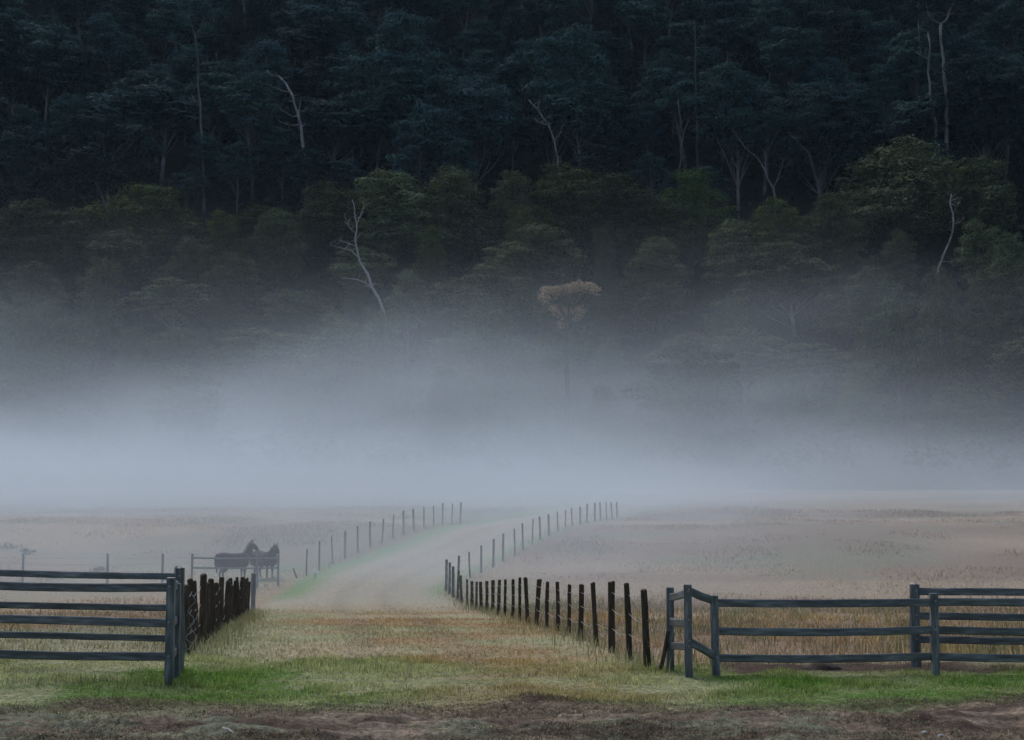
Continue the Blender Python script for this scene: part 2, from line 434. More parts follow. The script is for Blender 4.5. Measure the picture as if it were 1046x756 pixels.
# ------------------------------------------------------------------ mist lying in the valley
def mist():
    x0, x1, y0, y1, z0, z1 = -240, 240, 42, 256, -6, 36
    bm = bmesh.new()
    bmesh.ops.create_cube(bm, size=1.0)
    for v in bm.verts:
        v.co = Vector((x0 + (v.co.x + .5) * (x1 - x0), y0 + (v.co.y + .5) * (y1 - y0), z0 + (v.co.z + .5) * (z1 - z0)))
    me = bpy.data.meshes.new('mist_bank'); bm.to_mesh(me); bm.free()
    m = bpy.data.materials.new('mist'); m.use_nodes = True
    nt = m.node_tree; nt.nodes.clear()
    out = nt.nodes.new('ShaderNodeOutputMaterial')
    pv = nt.nodes.new('ShaderNodeVolumePrincipled')
    pv.inputs['Color'].default_value = (0.865, 0.94, 1.0, 1)
    pv.inputs['Anisotropy'].default_value = 0.1
    nt.links.new(pv.outputs['Volume'], out.inputs['Volume'])
    geo = nt.nodes.new('ShaderNodeNewGeometry')
    sp = nt.nodes.new('ShaderNodeSeparateXYZ'); nt.links.new(geo.outputs['Position'], sp.inputs[0])
    X, Y, Z = sp.outputs
    def val(v): return v
    def op(o, a, b=None, c=None, clamp=False):
        n = nt.nodes.new('ShaderNodeMath'); n.operation = o; n.use_clamp = clamp
        for k, v in enumerate((a, b, c)):
            if v is None: continue
            if isinstance(v, (int, float)): n.inputs[k].default_value = v
            else: nt.links.new(v, n.inputs[k])
        return n.outputs[0]
    def smooth(v, a, b, lo=0.0, hi=1.0):
        n = nt.nodes.new('ShaderNodeMapRange'); n.interpolation_type = 'SMOOTHSTEP'
        nt.links.new(v, n.inputs['Value'])
        n.inputs['From Min'].default_value = a; n.inputs['From Max'].default_value = b
        n.inputs['To Min'].default_value = lo; n.inputs['To Max'].default_value = hi
        return n.outputs['Result']
    def noise(scale, detail=2):
        mp = nt.nodes.new('ShaderNodeMapping'); mp.inputs['Scale'].default_value = scale
        nt.links.new(geo.outputs['Position'], mp.inputs['Vector'])
        n = nt.nodes.new('ShaderNodeTexNoise'); n.inputs['Scale'].default_value = 1; n.inputs['Detail'].default_value = detail
        nt.links.new(mp.outputs['Vector'], n.inputs['Vector'])
        return n.outputs['Fac']
    n1 = noise((0.014, 0.020, 0.06), 4)
    n2 = noise((0.05, 0.05, 0.12), 2)
    n4 = noise((0.028, 0.02, 0.16), 3)
    # bank: even up to its shoulder, thinning out above it; lower on the right
    lift = op('MULTIPLY', op('SUBTRACT', n1, 0.5), 16.0)
    shoulder = op('ADD', op('ADD', smooth(X, -5, 42, MIST['top_l'], MIST['top_r']), lift), smooth(Y, 190, 300, 0, 4))
    above = op('MAXIMUM', op('SUBTRACT', Z, shoulder), 0.0)
    fall = op('POWER', 2.71828, op('DIVIDE', op('MULTIPLY', above, -1.0), MIST['fall']))
    front = smooth(op('ADD', op('SUBTRACT', Y, smooth(X, 0, 30, 0, 9)), op('MULTIPLY', op('SUBTRACT', n4, 0.5), 52.0)), MIST['y0'], MIST['y1'])
    bank = op('MULTIPLY', op('MULTIPLY', front, fall), MIST['d'])
    # thin drifting haze above the bank, in front of the lower trees
    n3 = noise((0.022, 0.012, 0.09), 3)
    wisp = op('MULTIPLY', op('MULTIPLY', smooth(n3, 0.42, 0.62, 0.08, 1.0), smooth(Z, 30, 12)), smooth(X, 20, 70, 1.0, 0.7))
    bank = op('ADD', bank, op('MULTIPLY', op('MULTIPLY', front, wisp), MIST['wisp']))
    bank = op('MULTIPLY', bank, smooth(Y, 200, 255, 1.0, 0.0))
    bank = op('MULTIPLY', bank, smooth(n2, 0.2, 0.8, 0.65, 1.35))
    # thin veil close to the ground nearer the camera
    vfall = op('POWER', 2.71828, op('DIVIDE', op('MULTIPLY', op('MAXIMUM', op('ADD', Z, 1.0), 0.0), -1.0), MIST['vh']))
    veil = op('MULTIPLY', op('MULTIPLY', smooth(op('ADD', Y, op('MULTIPLY', op('SUBTRACT', n2, 0.5), 14.0)), 48, 80), vfall), MIST['veil'])
    veil = op('MULTIPLY', veil, op('MULTIPLY', smooth(n2, 0.3, 0.7, 0.5, 1.5), smooth(X, 4, 30, 1.0, MIST['veil_r'])))
    edge = op('MULTIPLY', smooth(Y, 42, 50), smooth(Y, 256, 250))
    edge = op('MULTIPLY', edge, smooth(Z, 36, 34))
    nt.links.new(op('MULTIPLY', op('ADD', bank, veil), edge), pv.inputs['Density'])
    me.materials.append(m)
    o = link('mist_bank', me)
    tag(o, kind='stuff')
    return o
MIST = dict(top_l=3.6, top_r=0.4, fall=3.4, y0=100, y1=148, d=0.050, vh=3.2, veil=0.034, veil_r=0.22, wisp=0.006)
mist()

# ------------------------------------------------------------------ thin even air that lifts the far shadows to blue
def air():
    bm = bmesh.new(); bmesh.ops.create_cube(bm, size=1.0)
    lo, hi = Vector((-760, -75, -5)), Vector((760, 680, 300))
    for v in bm.verts:
        v.co = Vector([lo[k] + (v.co[k] + .5) * (hi[k] - lo[k]) for k in range(3)])
    me = bpy.data.meshes.new('haze'); bm.to_mesh(me); bm.free()
    m = bpy.data.materials.new('thin_air'); m.use_nodes = True
    nt = m.node_tree; nt.nodes.clear()
    out = nt.nodes.new('ShaderNodeOutputMaterial'); pv = nt.nodes.new('ShaderNodeVolumePrincipled')
    pv.inputs['Color'].default_value = (0.55, 0.78, 1.0, 1)
    pv.inputs['Density'].default_value = 0.00005
    nt.links.new(pv.outputs['Volume'], out.inputs['Volume'])
    me.materials.append(m)
    tag(link('haze', me), kind='stuff')
air()

# ------------------------------------------------------------------ trees
def rot_pts(rng, n):
    v = rng.normal(size=(n, 3)); v /= np.linalg.norm(v, axis=1)[:, None]
    return v

def leaf_cloud(rng, clumps, per, size, flat=0.6, inner=0.25, droop=0.0):
    """Leaf-sized quads spread through flattened clumps; clumps: (x, y, z, radius)."""
    Vs = []
    for (cx, cy_, cz, R) in clumps:
        n = max(20, int(per * R * R))
        d = rot_pts(rng, n)
        d[:, 2] = np.where(rng.random(n) < 0.62, np.abs(d[:, 2]), d[:, 2])
        lob = 1 + 0.28 * np.sin(d[:, 0] * 5 + cx) * np.sin(d[:, 1] * 5 + cy_) + 0.15 * np.sin(d[:, 2] * 9 + cz)
        rr = np.where(rng.random(n) < inner, rng.random(n) ** 0.5, 0.82 + 0.26 * rng.random(n)) * R * lob
        p = d * rr[:, None]; p[:, 2] *= flat
        p += np.array([cx, cy_, cz])
        nrm = d * 1.3 + rot_pts(rng, n) * 0.5; nrm[:, 2] += 0.45
        nrm /= np.linalg.norm(nrm, axis=1)[:, None]
        a = np.cross(nrm, rot_pts(rng, n)); a /= np.linalg.norm(a, axis=1)[:, None] + 1e-9
        b = np.cross(nrm, a)
        s = size * (0.6 + 0.8 * rng.random(n))[:, None]
        Vs.append(np.stack([p - a * s * .5, p + b * s * .33, p + a * s * .5, p - b * s * .33], 1))
    V = np.concatenate(Vs).reshape(-1, 3)
    return V, np.arange(len(V)).reshape(-1, 4)

def branch(rng, a, b, r0, r1, bend=0.12, n=4):
    a = Vector(a); b = Vector(b); L = (b - a).length
    side = Vector((rng.normal(), rng.normal(), rng.normal() * 0.4)) * bend * L
    P = []; R = []
    for k in range(n + 1):
        t = k / n
        P.append(a.lerp(b, t) + side * math.sin(math.pi * t) * 0.7 + Vector((0, 0, 0.10 * L * math.sin(math.pi * t))))
        R.append(r0 + (r1 - r0) * t)
    return tube(P, R, 5, False)

def make_tree(seed, kind):
    """Unit trees about 20 m tall: returns (trunk mesh, crown mesh, height, crown width)."""
    rng = np.random.default_rng(seed)
    H = 20.0
    if kind == 'gum':
        lo, wid, ncl, Rr, per, size, flat, r0 = 0.34 + 0.1 * rng.random(), 5.8, 36, (1.2, 2.5), 85, 0.42, 0.55, 0.17
    elif kind == 'tall':
        lo, wid, ncl, Rr, per, size, flat, r0 = 0.46 + 0.12 * rng.random(), 4.4, 26, (1.0, 2.1), 85, 0.42, 0.55, 0.15
    else:
        lo, wid, ncl, Rr, per, size, flat, r0 = 0.20, 7.0, 60, (1.3, 2.7), 85, 0.36, 0.62, 0.26
    lean = rng.normal(size=2) * 0.8
    path = []; rad = []
    for k in range(8):
        t = k / 7
        path.append(Vector((lean[0] * t * t + 0.35 * math.sin(3.1 * t + seed), lean[1] * t * t + 0.3 * math.cos(2.7 * t + seed), -1.0 + t * (H * 0.86 + 1))))
        rad.append(r0 * (1.25 - t) + 0.05)
    parts = [tube(path, rad, 7)]
    clumps = []
    tries = 0
    while len(clumps) < ncl and tries < 4000:
        tries += 1
        t = rng.random() ** 0.8
        z = H * (lo + (0.97 - lo) * t)
        prof = math.sin(math.pi * min(1, 0.16 + 0.80 * (t if kind != 'broad' else 0.30 + 0.70 * t))) ** 0.7
        ang = rng.random() * 2 * math.pi
        rr = wid * prof * (0.25 + 0.75 * math.sqrt(rng.random())) * (0.72 + 0.50 * math.sin(2 * ang + seed) * math.sin(3.4 * t + 1.7 * seed))
        R = Rr[0] + (Rr[1] - Rr[0]) * rng.random()
        c = (lean[0] * t + rr * math.cos(ang), lean[1] * t + rr * math.sin(ang), z, R)
        if all((c[0] - o[0]) ** 2 + (c[1] - o[1]) ** 2 + ((c[2] - o[2]) * 1.5) ** 2 > (0.60 * (R + o[3])) ** 2 for o in clumps):
            clumps.append(c)
    for c in clumps:
        hz = math.hypot(c[0], c[1])
        zz = max(H * 0.22, c[2] - 0.9 * hz - 0.8)
        k = min(6, max(1, int(zz / (H * 0.86) * 7)))
        parts.append(branch(rng, path[k], c[:3], rad[k] * 0.30, 0.025, 0.16))
    trunk = join_parts('trunk', parts)
    V, Q = leaf_cloud(rng, clumps, per, size, flat)
    crown = np_mesh('crown', V, Q)
    w = V[:, 0].max() - V[:, 0].min()
    return trunk, crown, V[:, 2].max(), w

PROTO = {}
for kind, bark, leaf, seeds in (('gum', 'bark_pale', 'leaf_gum', (1, 2, 3, 4, 5)), ('tall', 'bark_pale', 'leaf_gum', (21, 22, 23, 24)),
                                ('broad', 'bark_dark', 'leaf_olive', (41, 42, 43, 44, 45)), ('green', 'bark_dark', 'leaf_green', (61, 62, 63)), ('open', 'bark_pale', 'leaf_olive', (81, 82, 83, 84))):
    PROTO[kind] = []
    for s in seeds:
        tr, cr, h, w = make_tree(s, {'green': 'broad', 'open': 'gum'}.get(kind, kind))
        tr.materials.append(M[bark]); cr.materials.append(M[leaf])
        PROTO[kind].append((tr, cr, h, w))

def plant(kind, k, x, y, height, width=None, label=None, group=None, name='gum_tree', rz=None):
    tr, cr, h, w = PROTO[kind][k % len(PROTO[kind])]
    o = empty(name, (x, y, gz(x, y)), random.uniform(0, 6.28) if rz is None else rz)
    s = height / h
    sw = s if width is None else width / w
    o.scale = (sw * random.uniform(0.88, 1.12), sw * random.uniform(0.88, 1.12), s)
    o.rotation_euler.x, o.rotation_euler.y = random.gauss(0, 0.05), random.gauss(0, 0.05)
    link('trunk', tr, None, o); link('crown', cr, None, o)
    return tag(o, label, 'tree', group)

def top_z(py, Y):
    return at(CX, py, Y).z

# trees one can point to: pixel x, pixel y of the top, pixel width, depth, kind, label
FEATURE = [
    (155, 183, 163, 300, 'green', 0, 'bright green round tree at left, tallest of the lower tier there'),
    (40, 203, 153, 286, 'broad', 1, 'broad olive tree at the left edge of the lower tier'),
    (100, 262, 89, 246, 'broad', 2, 'pale olive tree half sunk in mist below the bright green tree'),
    (232, 212, 79, 286, 'green', 1, 'small green tree right beside the bright green round tree'),
    (283, 212, 64, 286, 'broad', 3, 'small rounded olive tree left of the leaning white dead tree'),
    (334, 184, 107, 300, 'broad', 4, 'olive tree with sunlit looking top just behind the white dead tree'),
    (405, 172, 121, 300, 'broad', 0, 'grey olive tree on the skyline right of the white dead tree'),
    (462, 166, 112, 300, 'broad', 1, 'grey olive tree with the highest top near the middle of the lower tier'),
    (522, 174, 89, 300, 'broad', 2, 'narrow olive tree just left of the middle hump of the lower tier'),
    (580, 163, 117, 308, 'green', 2, 'yellowish green wide tree above the cream blossoming tree'),
    (640, 176, 107, 300, 'broad', 3, 'olive tree right of the yellowish green wide tree'),
    (704, 168, 102, 300, 'green', 0, 'dark green upright tree right of centre in the lower tier'),
    (798, 198, 84, 286, 'green', 1, 'small ball shaped bright topped tree right of centre'),
    (752, 222, 89, 286, 'broad', 4, 'dark olive tree between the upright tree and the ball shaped tree'),
    (848, 196, 81, 286, 'broad', 0, 'dark olive tree right beside the ball shaped tree'),
    (912, 138, 143, 308, 'broad', 1, 'large dark flat topped tree in front of the twin pale trunks'),
    (1000, 160, 133, 308, 'broad', 2, 'large very dark tree at the right edge of the lower tier'),
    (905, 268, 76, 246, 'broad', 3, 'pale rounded tree low in the mist at right'),
    (1020, 262, 115, 246, 'broad', 4, 'dark tree low in the mist at the right edge'),
    (500, 300, 102, 205, 'broad', 0, 'faint tree deep in mist left of the cream blossoming tree'),
    (30, 300, 115, 208, 'broad', 1, 'faint tree deep in mist at the left edge'),
    (398, 314, 89, 214, 'broad', 2, 'faint tree in mist at the foot of the tall white dead tree'),
    (950, 270, 76, 224, 'broad', 4, 'dark tree at the foot of the pale curved dead trunk'),
    (318, 150, 60, 326, 'gum', 4, 'small gum at the foot of the crooked grey dead tree'),
    (112, 106, 110, 318, 'gum', 0, 'wide rounded blue grey gum at left above the bright green tree'),
    (20, 128, 66, 318, 'gum', 1, 'blue grey gum at the left edge above the olive tree'),
    (425, 105, 80, 325, 'gum', 2, 'blue grey gum above the left part of the lower tier skyline'),
    (488, 68, 90, 335, 'gum', 3, 'greener gum with clumped crown high above the middle hump'),
    (755, 72, 100, 330, 'gum', 4, 'paler grey gum with clumped crown high right of centre'),
    (835, 84, 96, 328, 'gum', 0, 'wide blue grey gum beside the paler grey gum'),
    (418, 8, 80, 355, 'gum', 1, 'gum with bulky crown near the top edge left of centre'),
    (565, 18, 90, 350, 'gum', 2, 'gum with pale trunk near the top edge right of centre'),
    (1010, 50, 100, 330, 'gum', 3, 'greenish dark gum at the upper right edge'),
]
random.seed(5)
USED = []
CLEAR = [(330, 392, 200, 300, 233), (268, 316, 68, 148, 332), (538, 575, 98, 166, 330), (932, 974, 6, 122, 330), (958, 985, 196, 262, 240),
         (194, 210, 80, 154, 332), (743, 765, 128, 156, 318), (772, 792, 150, 198, 316), (548, 614, 286, 340, 196), (706, 716, 30, 98, 345)]
for px, py, wpx, Y, kind, k, lab in FEATURE:
    p = at(px, py, Y)
    g = gz(p.x, Y)
    plant(kind, k, p.x, Y, max(9.0, p.z - g), wpx * Y / F * 1.08, lab, None, 'gum_tree' if kind in ('gum', 'tall') else 'broadleaf_tree')
    USED.append((p.x, Y, wpx * Y / F * 0.42))

SKX = [0, 60, 110, 150, 210, 240, 290, 330, 400, 460, 520, 580, 640, 700, 750, 800, 850, 890, 940, 1000, 1046]
SKY_ = [218, 208, 195, 188, 205, 222, 222, 195, 182, 176, 184, 175, 186, 180, 215, 210, 200, 160, 150, 168, 172]

def blocked(px, ptop, half, Y):
    for a, b, t, bt, D in CLEAR:
        if Y < D and px + half > a and px - half < b and ptop < bt:
            return True
    return False

def side_of(px):
    return 'left' if px < 349 else ('middle' if px < 697 else 'right')

random.seed(12)
for r, (Y0, f) in enumerate(((204, 0.0), (224, 0.25), (246, 0.5), (272, 0.75), (302, 1.0))):
    half = 0.36 * Y0 + 6
    x = -half
    while x < half:
        Y = Y0 + random.uniform(-12, 12)
        px = CX + F * x / Y
        sk = np.interp(px, SKX, SKY_)
        pt = (372 + random.uniform(-25, 20)) * (1 - f) + (sk + random.uniform(-6, 34)) * f
        step = random.uniform(8.0, 13.0)
        w = random.uniform(8, 18)
        g = gz(x, Y)
        h = min(22, max(9, top_z(pt, Y) - g))
        ok = all((x - a) ** 2 + (Y - b) ** 2 > (c + 2.5) ** 2 for a, b, c in USED)
        if ok and not blocked(px, CY - 0 + (HORIZON - CY) - F * (g + h - CAM_H) / Y, w * 0.5 * F / Y, Y):
            sd = side_of(px)
            if f < 0.4:
                lab = {'left': 'misty olive tree low in the fog at the forest foot, left third', 'middle': 'misty olive tree low in the fog at the forest foot, middle third',
                       'right': 'misty olive tree low in the fog at the forest foot, right third'}[sd]
                grp = 'misty trees at the forest foot, ' + sd
            else:
                lab = {'left': 'olive tree packed among others in the lower tier, left third', 'middle': 'olive tree packed among others in the lower tier, middle third',
                       'right': 'dark olive tree packed among others in the lower tier, right third'}[sd]
                grp = 'packed lower tier trees, ' + sd
            plant(random.choice(('green', 'broad', 'broad', 'open', 'open')), random.randrange(5), x, Y, h, w, lab, grp, 'broadleaf_tree')
            USED.append((x, Y, w * 0.36))
        x += step

for r, Y0 in enumerate((325, 342, 360, 378, 398, 420, 444, 470)):
    half = 0.345 * Y0 + 5
    x = -half + random.uniform(0, 5)
    while x < half:
        Y = Y0 + random.uniform(-6, 6)
        px = CX + F * x / Y
        kind = 'tall' if random.random() < 0.55 else 'gum'
        h = random.uniform(19, 30) if kind == 'tall' else random.uniform(15, 24)
        if r == 0: h *= 0.7
        w = h * random.uniform(0.58, 0.82)
        g = gz(x, Y)
        pt = HORIZON - F * (g + h - CAM_H) / Y
        ok = all((x - a) ** 2 + (Y - b) ** 2 > (c + 1.5) ** 2 for a, b, c in USED)
        if ok and not blocked(px, pt, w * 0.4 * F / Y, Y):
            sd = side_of(px)
            if r < 3:
                lab = 'dark slender gum tree on the shaded slope, %s third of the picture' % sd
                grp = 'gums on the shaded slope, ' + sd
            else:
                lab = 'near black gum tree along the top of the picture, %s third' % sd
                grp = 'gums along the top, ' + sd
            plant(kind, random.randrange(5), x, Y, h, w, lab, grp, 'gum_tree')
            USED.append((x, Y, w * 0.34))
        x += random.uniform(7.5, 12.5) if r < 5 else random.uniform(10, 14)

# bleached dead trees and pale trunks, limb by limb
def limb_tree(name, label, Y, limbs, mat, base_r, crown=None, leaf='leaf_gum', cat='tree', seed=0, thin=0.68):
    """limbs: list of (start radius m, end radius m, [(px, py), ...]); the first limb is continued down to the ground."""
    rng = np.random.default_rng(seed + 100)
    px, py = limbs[0][2][0]; base_r *= thin
    b = at(px, py, Y); g = gz(b.x, Y)
    root = empty(name, (b.x, Y, g))
    parts = []
    for k, (r0, r1, pts) in enumerate(limbs):
        r0, r1 = r0 * thin, r1 * thin
        P = []
        yy = 0.0 if k == 0 else rng.uniform(-0.6, 0.6)
        for i, (qx, qy) in enumerate(pts):
            t = i / max(1, len(pts) - 1)
            q = at(qx, qy, Y + (0 if k == 0 else yy * 2.2 * t))
            P.append(q - Vector((b.x, Y, g)))
        if k == 0:
            P = [Vector((P[0].x * 0 + 0.3, 0, -0.8)), Vector((P[0].x * 0.6 + 0.1, 0, P[0].z * 0.5))] + P
            R = [base_r * 1.3, base_r * 1.05] + [r0 + (r1 - r0) * i / (len(pts) - 1) for i in range(len(pts))]
        else:
            R = [r0 + (r1 - r0) * i / (len(pts) - 1) for i in range(len(pts))]
        # small kinks so that limbs do not read as drawn lines
        PP = [P[0]]; RR = [R[0]]
        for i in range(1, len(P)):
            m_ = (P[i - 1] + P[i]) * 0.5; L = (P[i] - P[i - 1]).length
            m_ += Vector((rng.normal(), rng.normal(), rng.normal())) * 0.035 * L
            PP += [m_, P[i]]; RR += [(R[i - 1] + R[i]) / 2 * rng.uniform(0.9, 1.08), R[i]]
        parts.append(tube(PP, RR, 7))
        # twigs
        if k > 0 or crown is None:
            for _ in range(7):
                i = rng.integers(len(PP) // 3, len(PP))
                L = rng.uniform(0.4, 1.5)
                e = PP[i] + Vector((rng.normal() * L, rng.normal() * L, abs(rng.normal()) * L))
                parts.append(branch(rng, PP[i], e, RR[i] * 0.45, 0.015, 0.2, 3))
    link('trunk', join_parts('trunk', parts), M[mat], root)
    if crown:
        cl = []
        for (qx, qy, rpx) in crown:
            q = at(qx, qy, Y + rng.uniform(-3.5, 1)) - Vector((b.x, Y, g))
            cl.append((q.x, q.y, q.z, rpx * Y / F))
        V, Q = leaf_cloud(rng, cl, 62, 0.42, 0.6)
        link('crown', np_mesh('crown', V, Q), M[leaf], root)
    return tag(root, label, cat)

limb_tree('dead_tree', 'tall bleached white dead tree leaning left above the mist', 232, [
    (0.34, 0.07, [(394, 325), (387, 305), (376, 281), (367, 266), (364, 252), (363, 241), (364.5, 229), (362, 212), (360, 204)]),
    (0.12, 0.03, [(364.5, 229), (370, 217.6), (372, 209)]), (0.13, 0.03, [(366, 263), (359, 256), (347, 253), (337, 250)]),
    (0.09, 0.03, [(364, 252), (352.6, 247.5), (346, 246)]), (0.07, 0.02, [(363, 238), (355, 229.5), (351, 226)]),
    (0.12, 0.04, [(381, 293), (366, 286), (351, 284)])], 'bark_dead', 0.42, seed=1)
limb_tree('dead_tree', 'grey dead tree with crooked top on the dark slope at left', 332, [
    (0.50, 0.34, [(312, 165), (310, 151), (307.6, 130), (304.5, 116), (300, 104), (297, 94)]), (0.34, 0.10, [(297, 94), (292, 85), (285, 78), (279, 77), (273, 72)]),
    (0.2, 0.06, [(297, 94), (284, 91), (276, 87)]), (0.22, 0.06, [(306, 127), (296, 128), (284, 124)]), (0.18, 0.05, [(305, 118), (298, 119), (288, 113), (286, 108)])], 'bark_dim', 0.7, seed=2)
limb_tree('dead_tree', 'thin grey leaning dead trunk on the dark slope above the lower tier middle', 330, [
    (0.32, 0.2, [(572, 178), (570, 161), (566, 143), (560, 127), (549, 111), (540, 102)]), (0.16, 0.05, [(560, 127), (552, 126), (545, 121)]),
    (0.12, 0.05, [(566, 143), (573, 135), (576, 126)])], 'bark_dim', 0.36, seed=3)
limb_tree('dead_tree', 'pale curved dead trunk against the dark tree at right', 240, [
    (0.26, 0.14, [(958, 276), (961, 268), (970, 247), (974, 228), (970, 207), (972, 198)]), (0.12, 0.04, [(973, 229), (981, 227), (985, 222)]),
    (0.1, 0.04, [(970, 207), (977, 211), (981, 206)])], 'bark_dim', 0.32, seed=4)
limb_tree('gum_tree', 'gum with two tall pale forked trunks at upper right', 332, [
    (0.62, 0.4, [(967, 135), (966.5, 119), (966, 90), (964, 61), (961, 25)]), (0.34, 0.14, [(961, 25), (952, 20), (948, 14), (946, 2)]), (0.3, 0.12, [(962, 24), (968, 18), (970, 11), (975, 0)]),
    (0.42, 0.25, [(956, 140), (952, 111), (950, 85), (949, 60), (948, 34)]), (0.22, 0.1, [(950, 60), (944, 58), (938, 55), (936, 53)]), (0.2, 0.1, [(941, 57), (939, 40), (938, 22)]),
    (0.26, 0.08, [(964, 73), (971, 74), (976, 70)])], 'bark_pale', 0.8, [(945, 0, 15), (965, -6, 16), (985, 2, 14), (930, 12, 12), (955, -25, 18), (978, -22, 16), (990, 18, 9)], seed=5)
limb_tree('gum_tree', 'gum with a white lower trunk and forked top at upper left', 334, [
    (0.42, 0.24, [(207, 165), (206, 151), (205, 125), (204.5, 106), (202, 85), (202, 60), (199, 34)]), (0.2, 0.08, [(204, 108), (199, 103), (196, 97)]), (0.18, 0.08, [(199, 36), (206, 28), (208, 18)]),
    (0.2, 0.1, [(201, 52), (190, 50), (183, 45), (172, 42)]), (0.15, 0.06, [(199, 34), (195, 24), (194, 14)])], 'bark_pale', 0.5,
    [(200, 50, 10), (190, 52, 8), (212, 30, 10), (192, 20, 11), (175, 40, 7), (205, 4, 12), (222, 14, 9)], seed=6)
limb_tree('gum_tree', 'gum with splayed pale limbs right above the ball shaped tree', 318, [
    (0.4, 0.22, [(792, 205), (790, 192), (784, 182), (778, 168)]), (0.2, 0.12, [(784, 182), (782, 168), (781, 154)]), (0.22, 0.12, [(778, 168), (770, 158), (761, 151), (754, 141), (747, 131)]),
    (0.2, 0.08, [(790, 192), (796, 178), (800, 164)])], 'bark_pale', 0.5, [(740, 124, 12), (760, 120, 13), (782, 134, 12), (802, 146, 11), (770, 138, 9), (790, 118, 12)], seed=7)
limb_tree('gum_tree', 'gum with a slanting pale trunk right of the splayed gum', 320, [
    (0.4, 0.22, [(838, 206), (836, 190), (826, 156), (815, 144), (805, 135)]), (0.18, 0.1, [(838, 198), (845, 167), (849, 143)])], 'bark_pale', 0.48,
    [(800, 126, 13), (822, 122, 14), (848, 132, 13), (836, 112, 12)], seed=8)
limb_tree('gum_tree', 'gum with one thin straight pale trunk above the upright tree', 348, [
    (0.3, 0.18, [(711, 110), (711, 95), (710, 70), (710, 40), (709, 20)]), (0.12, 0.05, [(710, 45), (716, 36), (718, 26)])], 'bark_pale', 0.36,
    [(705, 8, 13), (722, 14, 11), (694, 18, 11), (712, -10, 14)], seed=9)
limb_tree('gum_tree', 'gum with short crooked white trunk left of the thin straight trunk', 326, [
    (0.26, 0.16, [(694, 172), (695, 152), (698, 138), (695, 120), (693, 102)]), (0.12, 0.05, [(698, 138), (701, 130), (703, 118)])], 'bark_pale', 0.34,
    [(688, 96, 11), (702, 102, 10), (676, 106, 9)], seed=10)

def blossom_tree():
    Y = 196
    b = at(580, 330, Y); g = gz(b.x, Y)
    root = empty('blossoming_tree', (b.x, Y, g))
    rng = np.random.default_rng(77)
    O = Vector((b.x, Y, g))
    H = b.z - g
    path = [Vector((0.2, 0, -0.8)), Vector((0.1, 0.1, H * 0.4)), Vector((-0.2, 0, H * 0.75)), Vector((0, 0, H * 1.0)), Vector((0.2, 0, H * 1.15))]
    parts = [tube(path, [0.4, 0.33, 0.25, 0.18, 0.1], 7)]
    low = [(556, 322, 8), (600, 318, 9), (575, 345, 12), (560, 350, 10), (598, 345, 11), (580, 308, 9), (590, 360, 12), (565, 372, 11)]
    top = [(560, 299, 7), (570, 298, 6.5), (582, 296, 6.5), (592, 294, 7), (603, 294, 6), (609, 297, 4.5), (567, 318, 6.5), (577, 322, 7), (588, 321, 6.5), (594, 318, 5), (575, 331, 5), (556, 305, 5)]
    def cl(L):
        out = []
        for (x, y, r) in L:
            q = at(x, y, Y + rng.uniform(-1.6, 1.6)) - O
            out.append((q.x, q.y, q.z, r * Y / F * 1.3))
        return out
    cg, ct = cl(low), cl(top)
    for c in cg + ct:
        parts.append(branch(rng, path[2] if c[2] < H else path[3], c[:3], 0.1, 0.03, 0.15))
    link('trunk', join_parts('trunk', parts), M['bark_dark'], root)
    V, Q = leaf_cloud(rng, cg, 160, 0.34, 0.7); link('crown', np_mesh('crown', V, Q), M['leaf_olive'], root)
    V, Q = leaf_cloud(rng, ct, 380, 0.24, 0.8); link('blossom', np_mesh('blossom', V, Q), M['leaf_cream'], root)
    tag(root, 'tree with cream tan blossom clusters rising out of the mist', 'tree')
blossom_tree()

# scrub that covers the forest floor between the trunks
def undergrowth():
    rng = np.random.default_rng(9)
    n = 4200
    y = 182 + (560 - 182) * rng.random(n) ** 0.85
    x = (rng.random(n) * 2 - 1) * (0.36 * y + 6)
    z = ground(x, y)
    cl = [(x[i], y[i], z[i] + 1.2, rng.uniform(1.0, 2.9)) for i in range(n)]
    V, Q = leaf_cloud(rng, cl, 12, 0.8, 1.0)
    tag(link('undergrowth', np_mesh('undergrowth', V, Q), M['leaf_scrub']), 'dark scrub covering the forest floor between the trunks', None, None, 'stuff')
undergrowth()

# ------------------------------------------------------------------ rail fences of the cattle race
def block_mesh(name, sx, sy, sz, bev=0.01, rng=None, cuts=0, wob=0.0):
    """Box from x=-sx/2..sx/2, y likewise, z=0..sz with worn edges."""
    bm = bmesh.new(); bmesh.ops.create_cube(bm, size=1.0)
    for v in bm.verts: v.co = Vector((v.co.x * sx, v.co.y * sy, (v.co.z + 0.5) * sz))
    bmesh.ops.bevel(bm, geom=bm.edges[:], offset=bev, segments=2, profile=0.6, affect='EDGES')
    me = bpy.data.meshes.new(name); bm.to_mesh(me); bm.free()
    return me

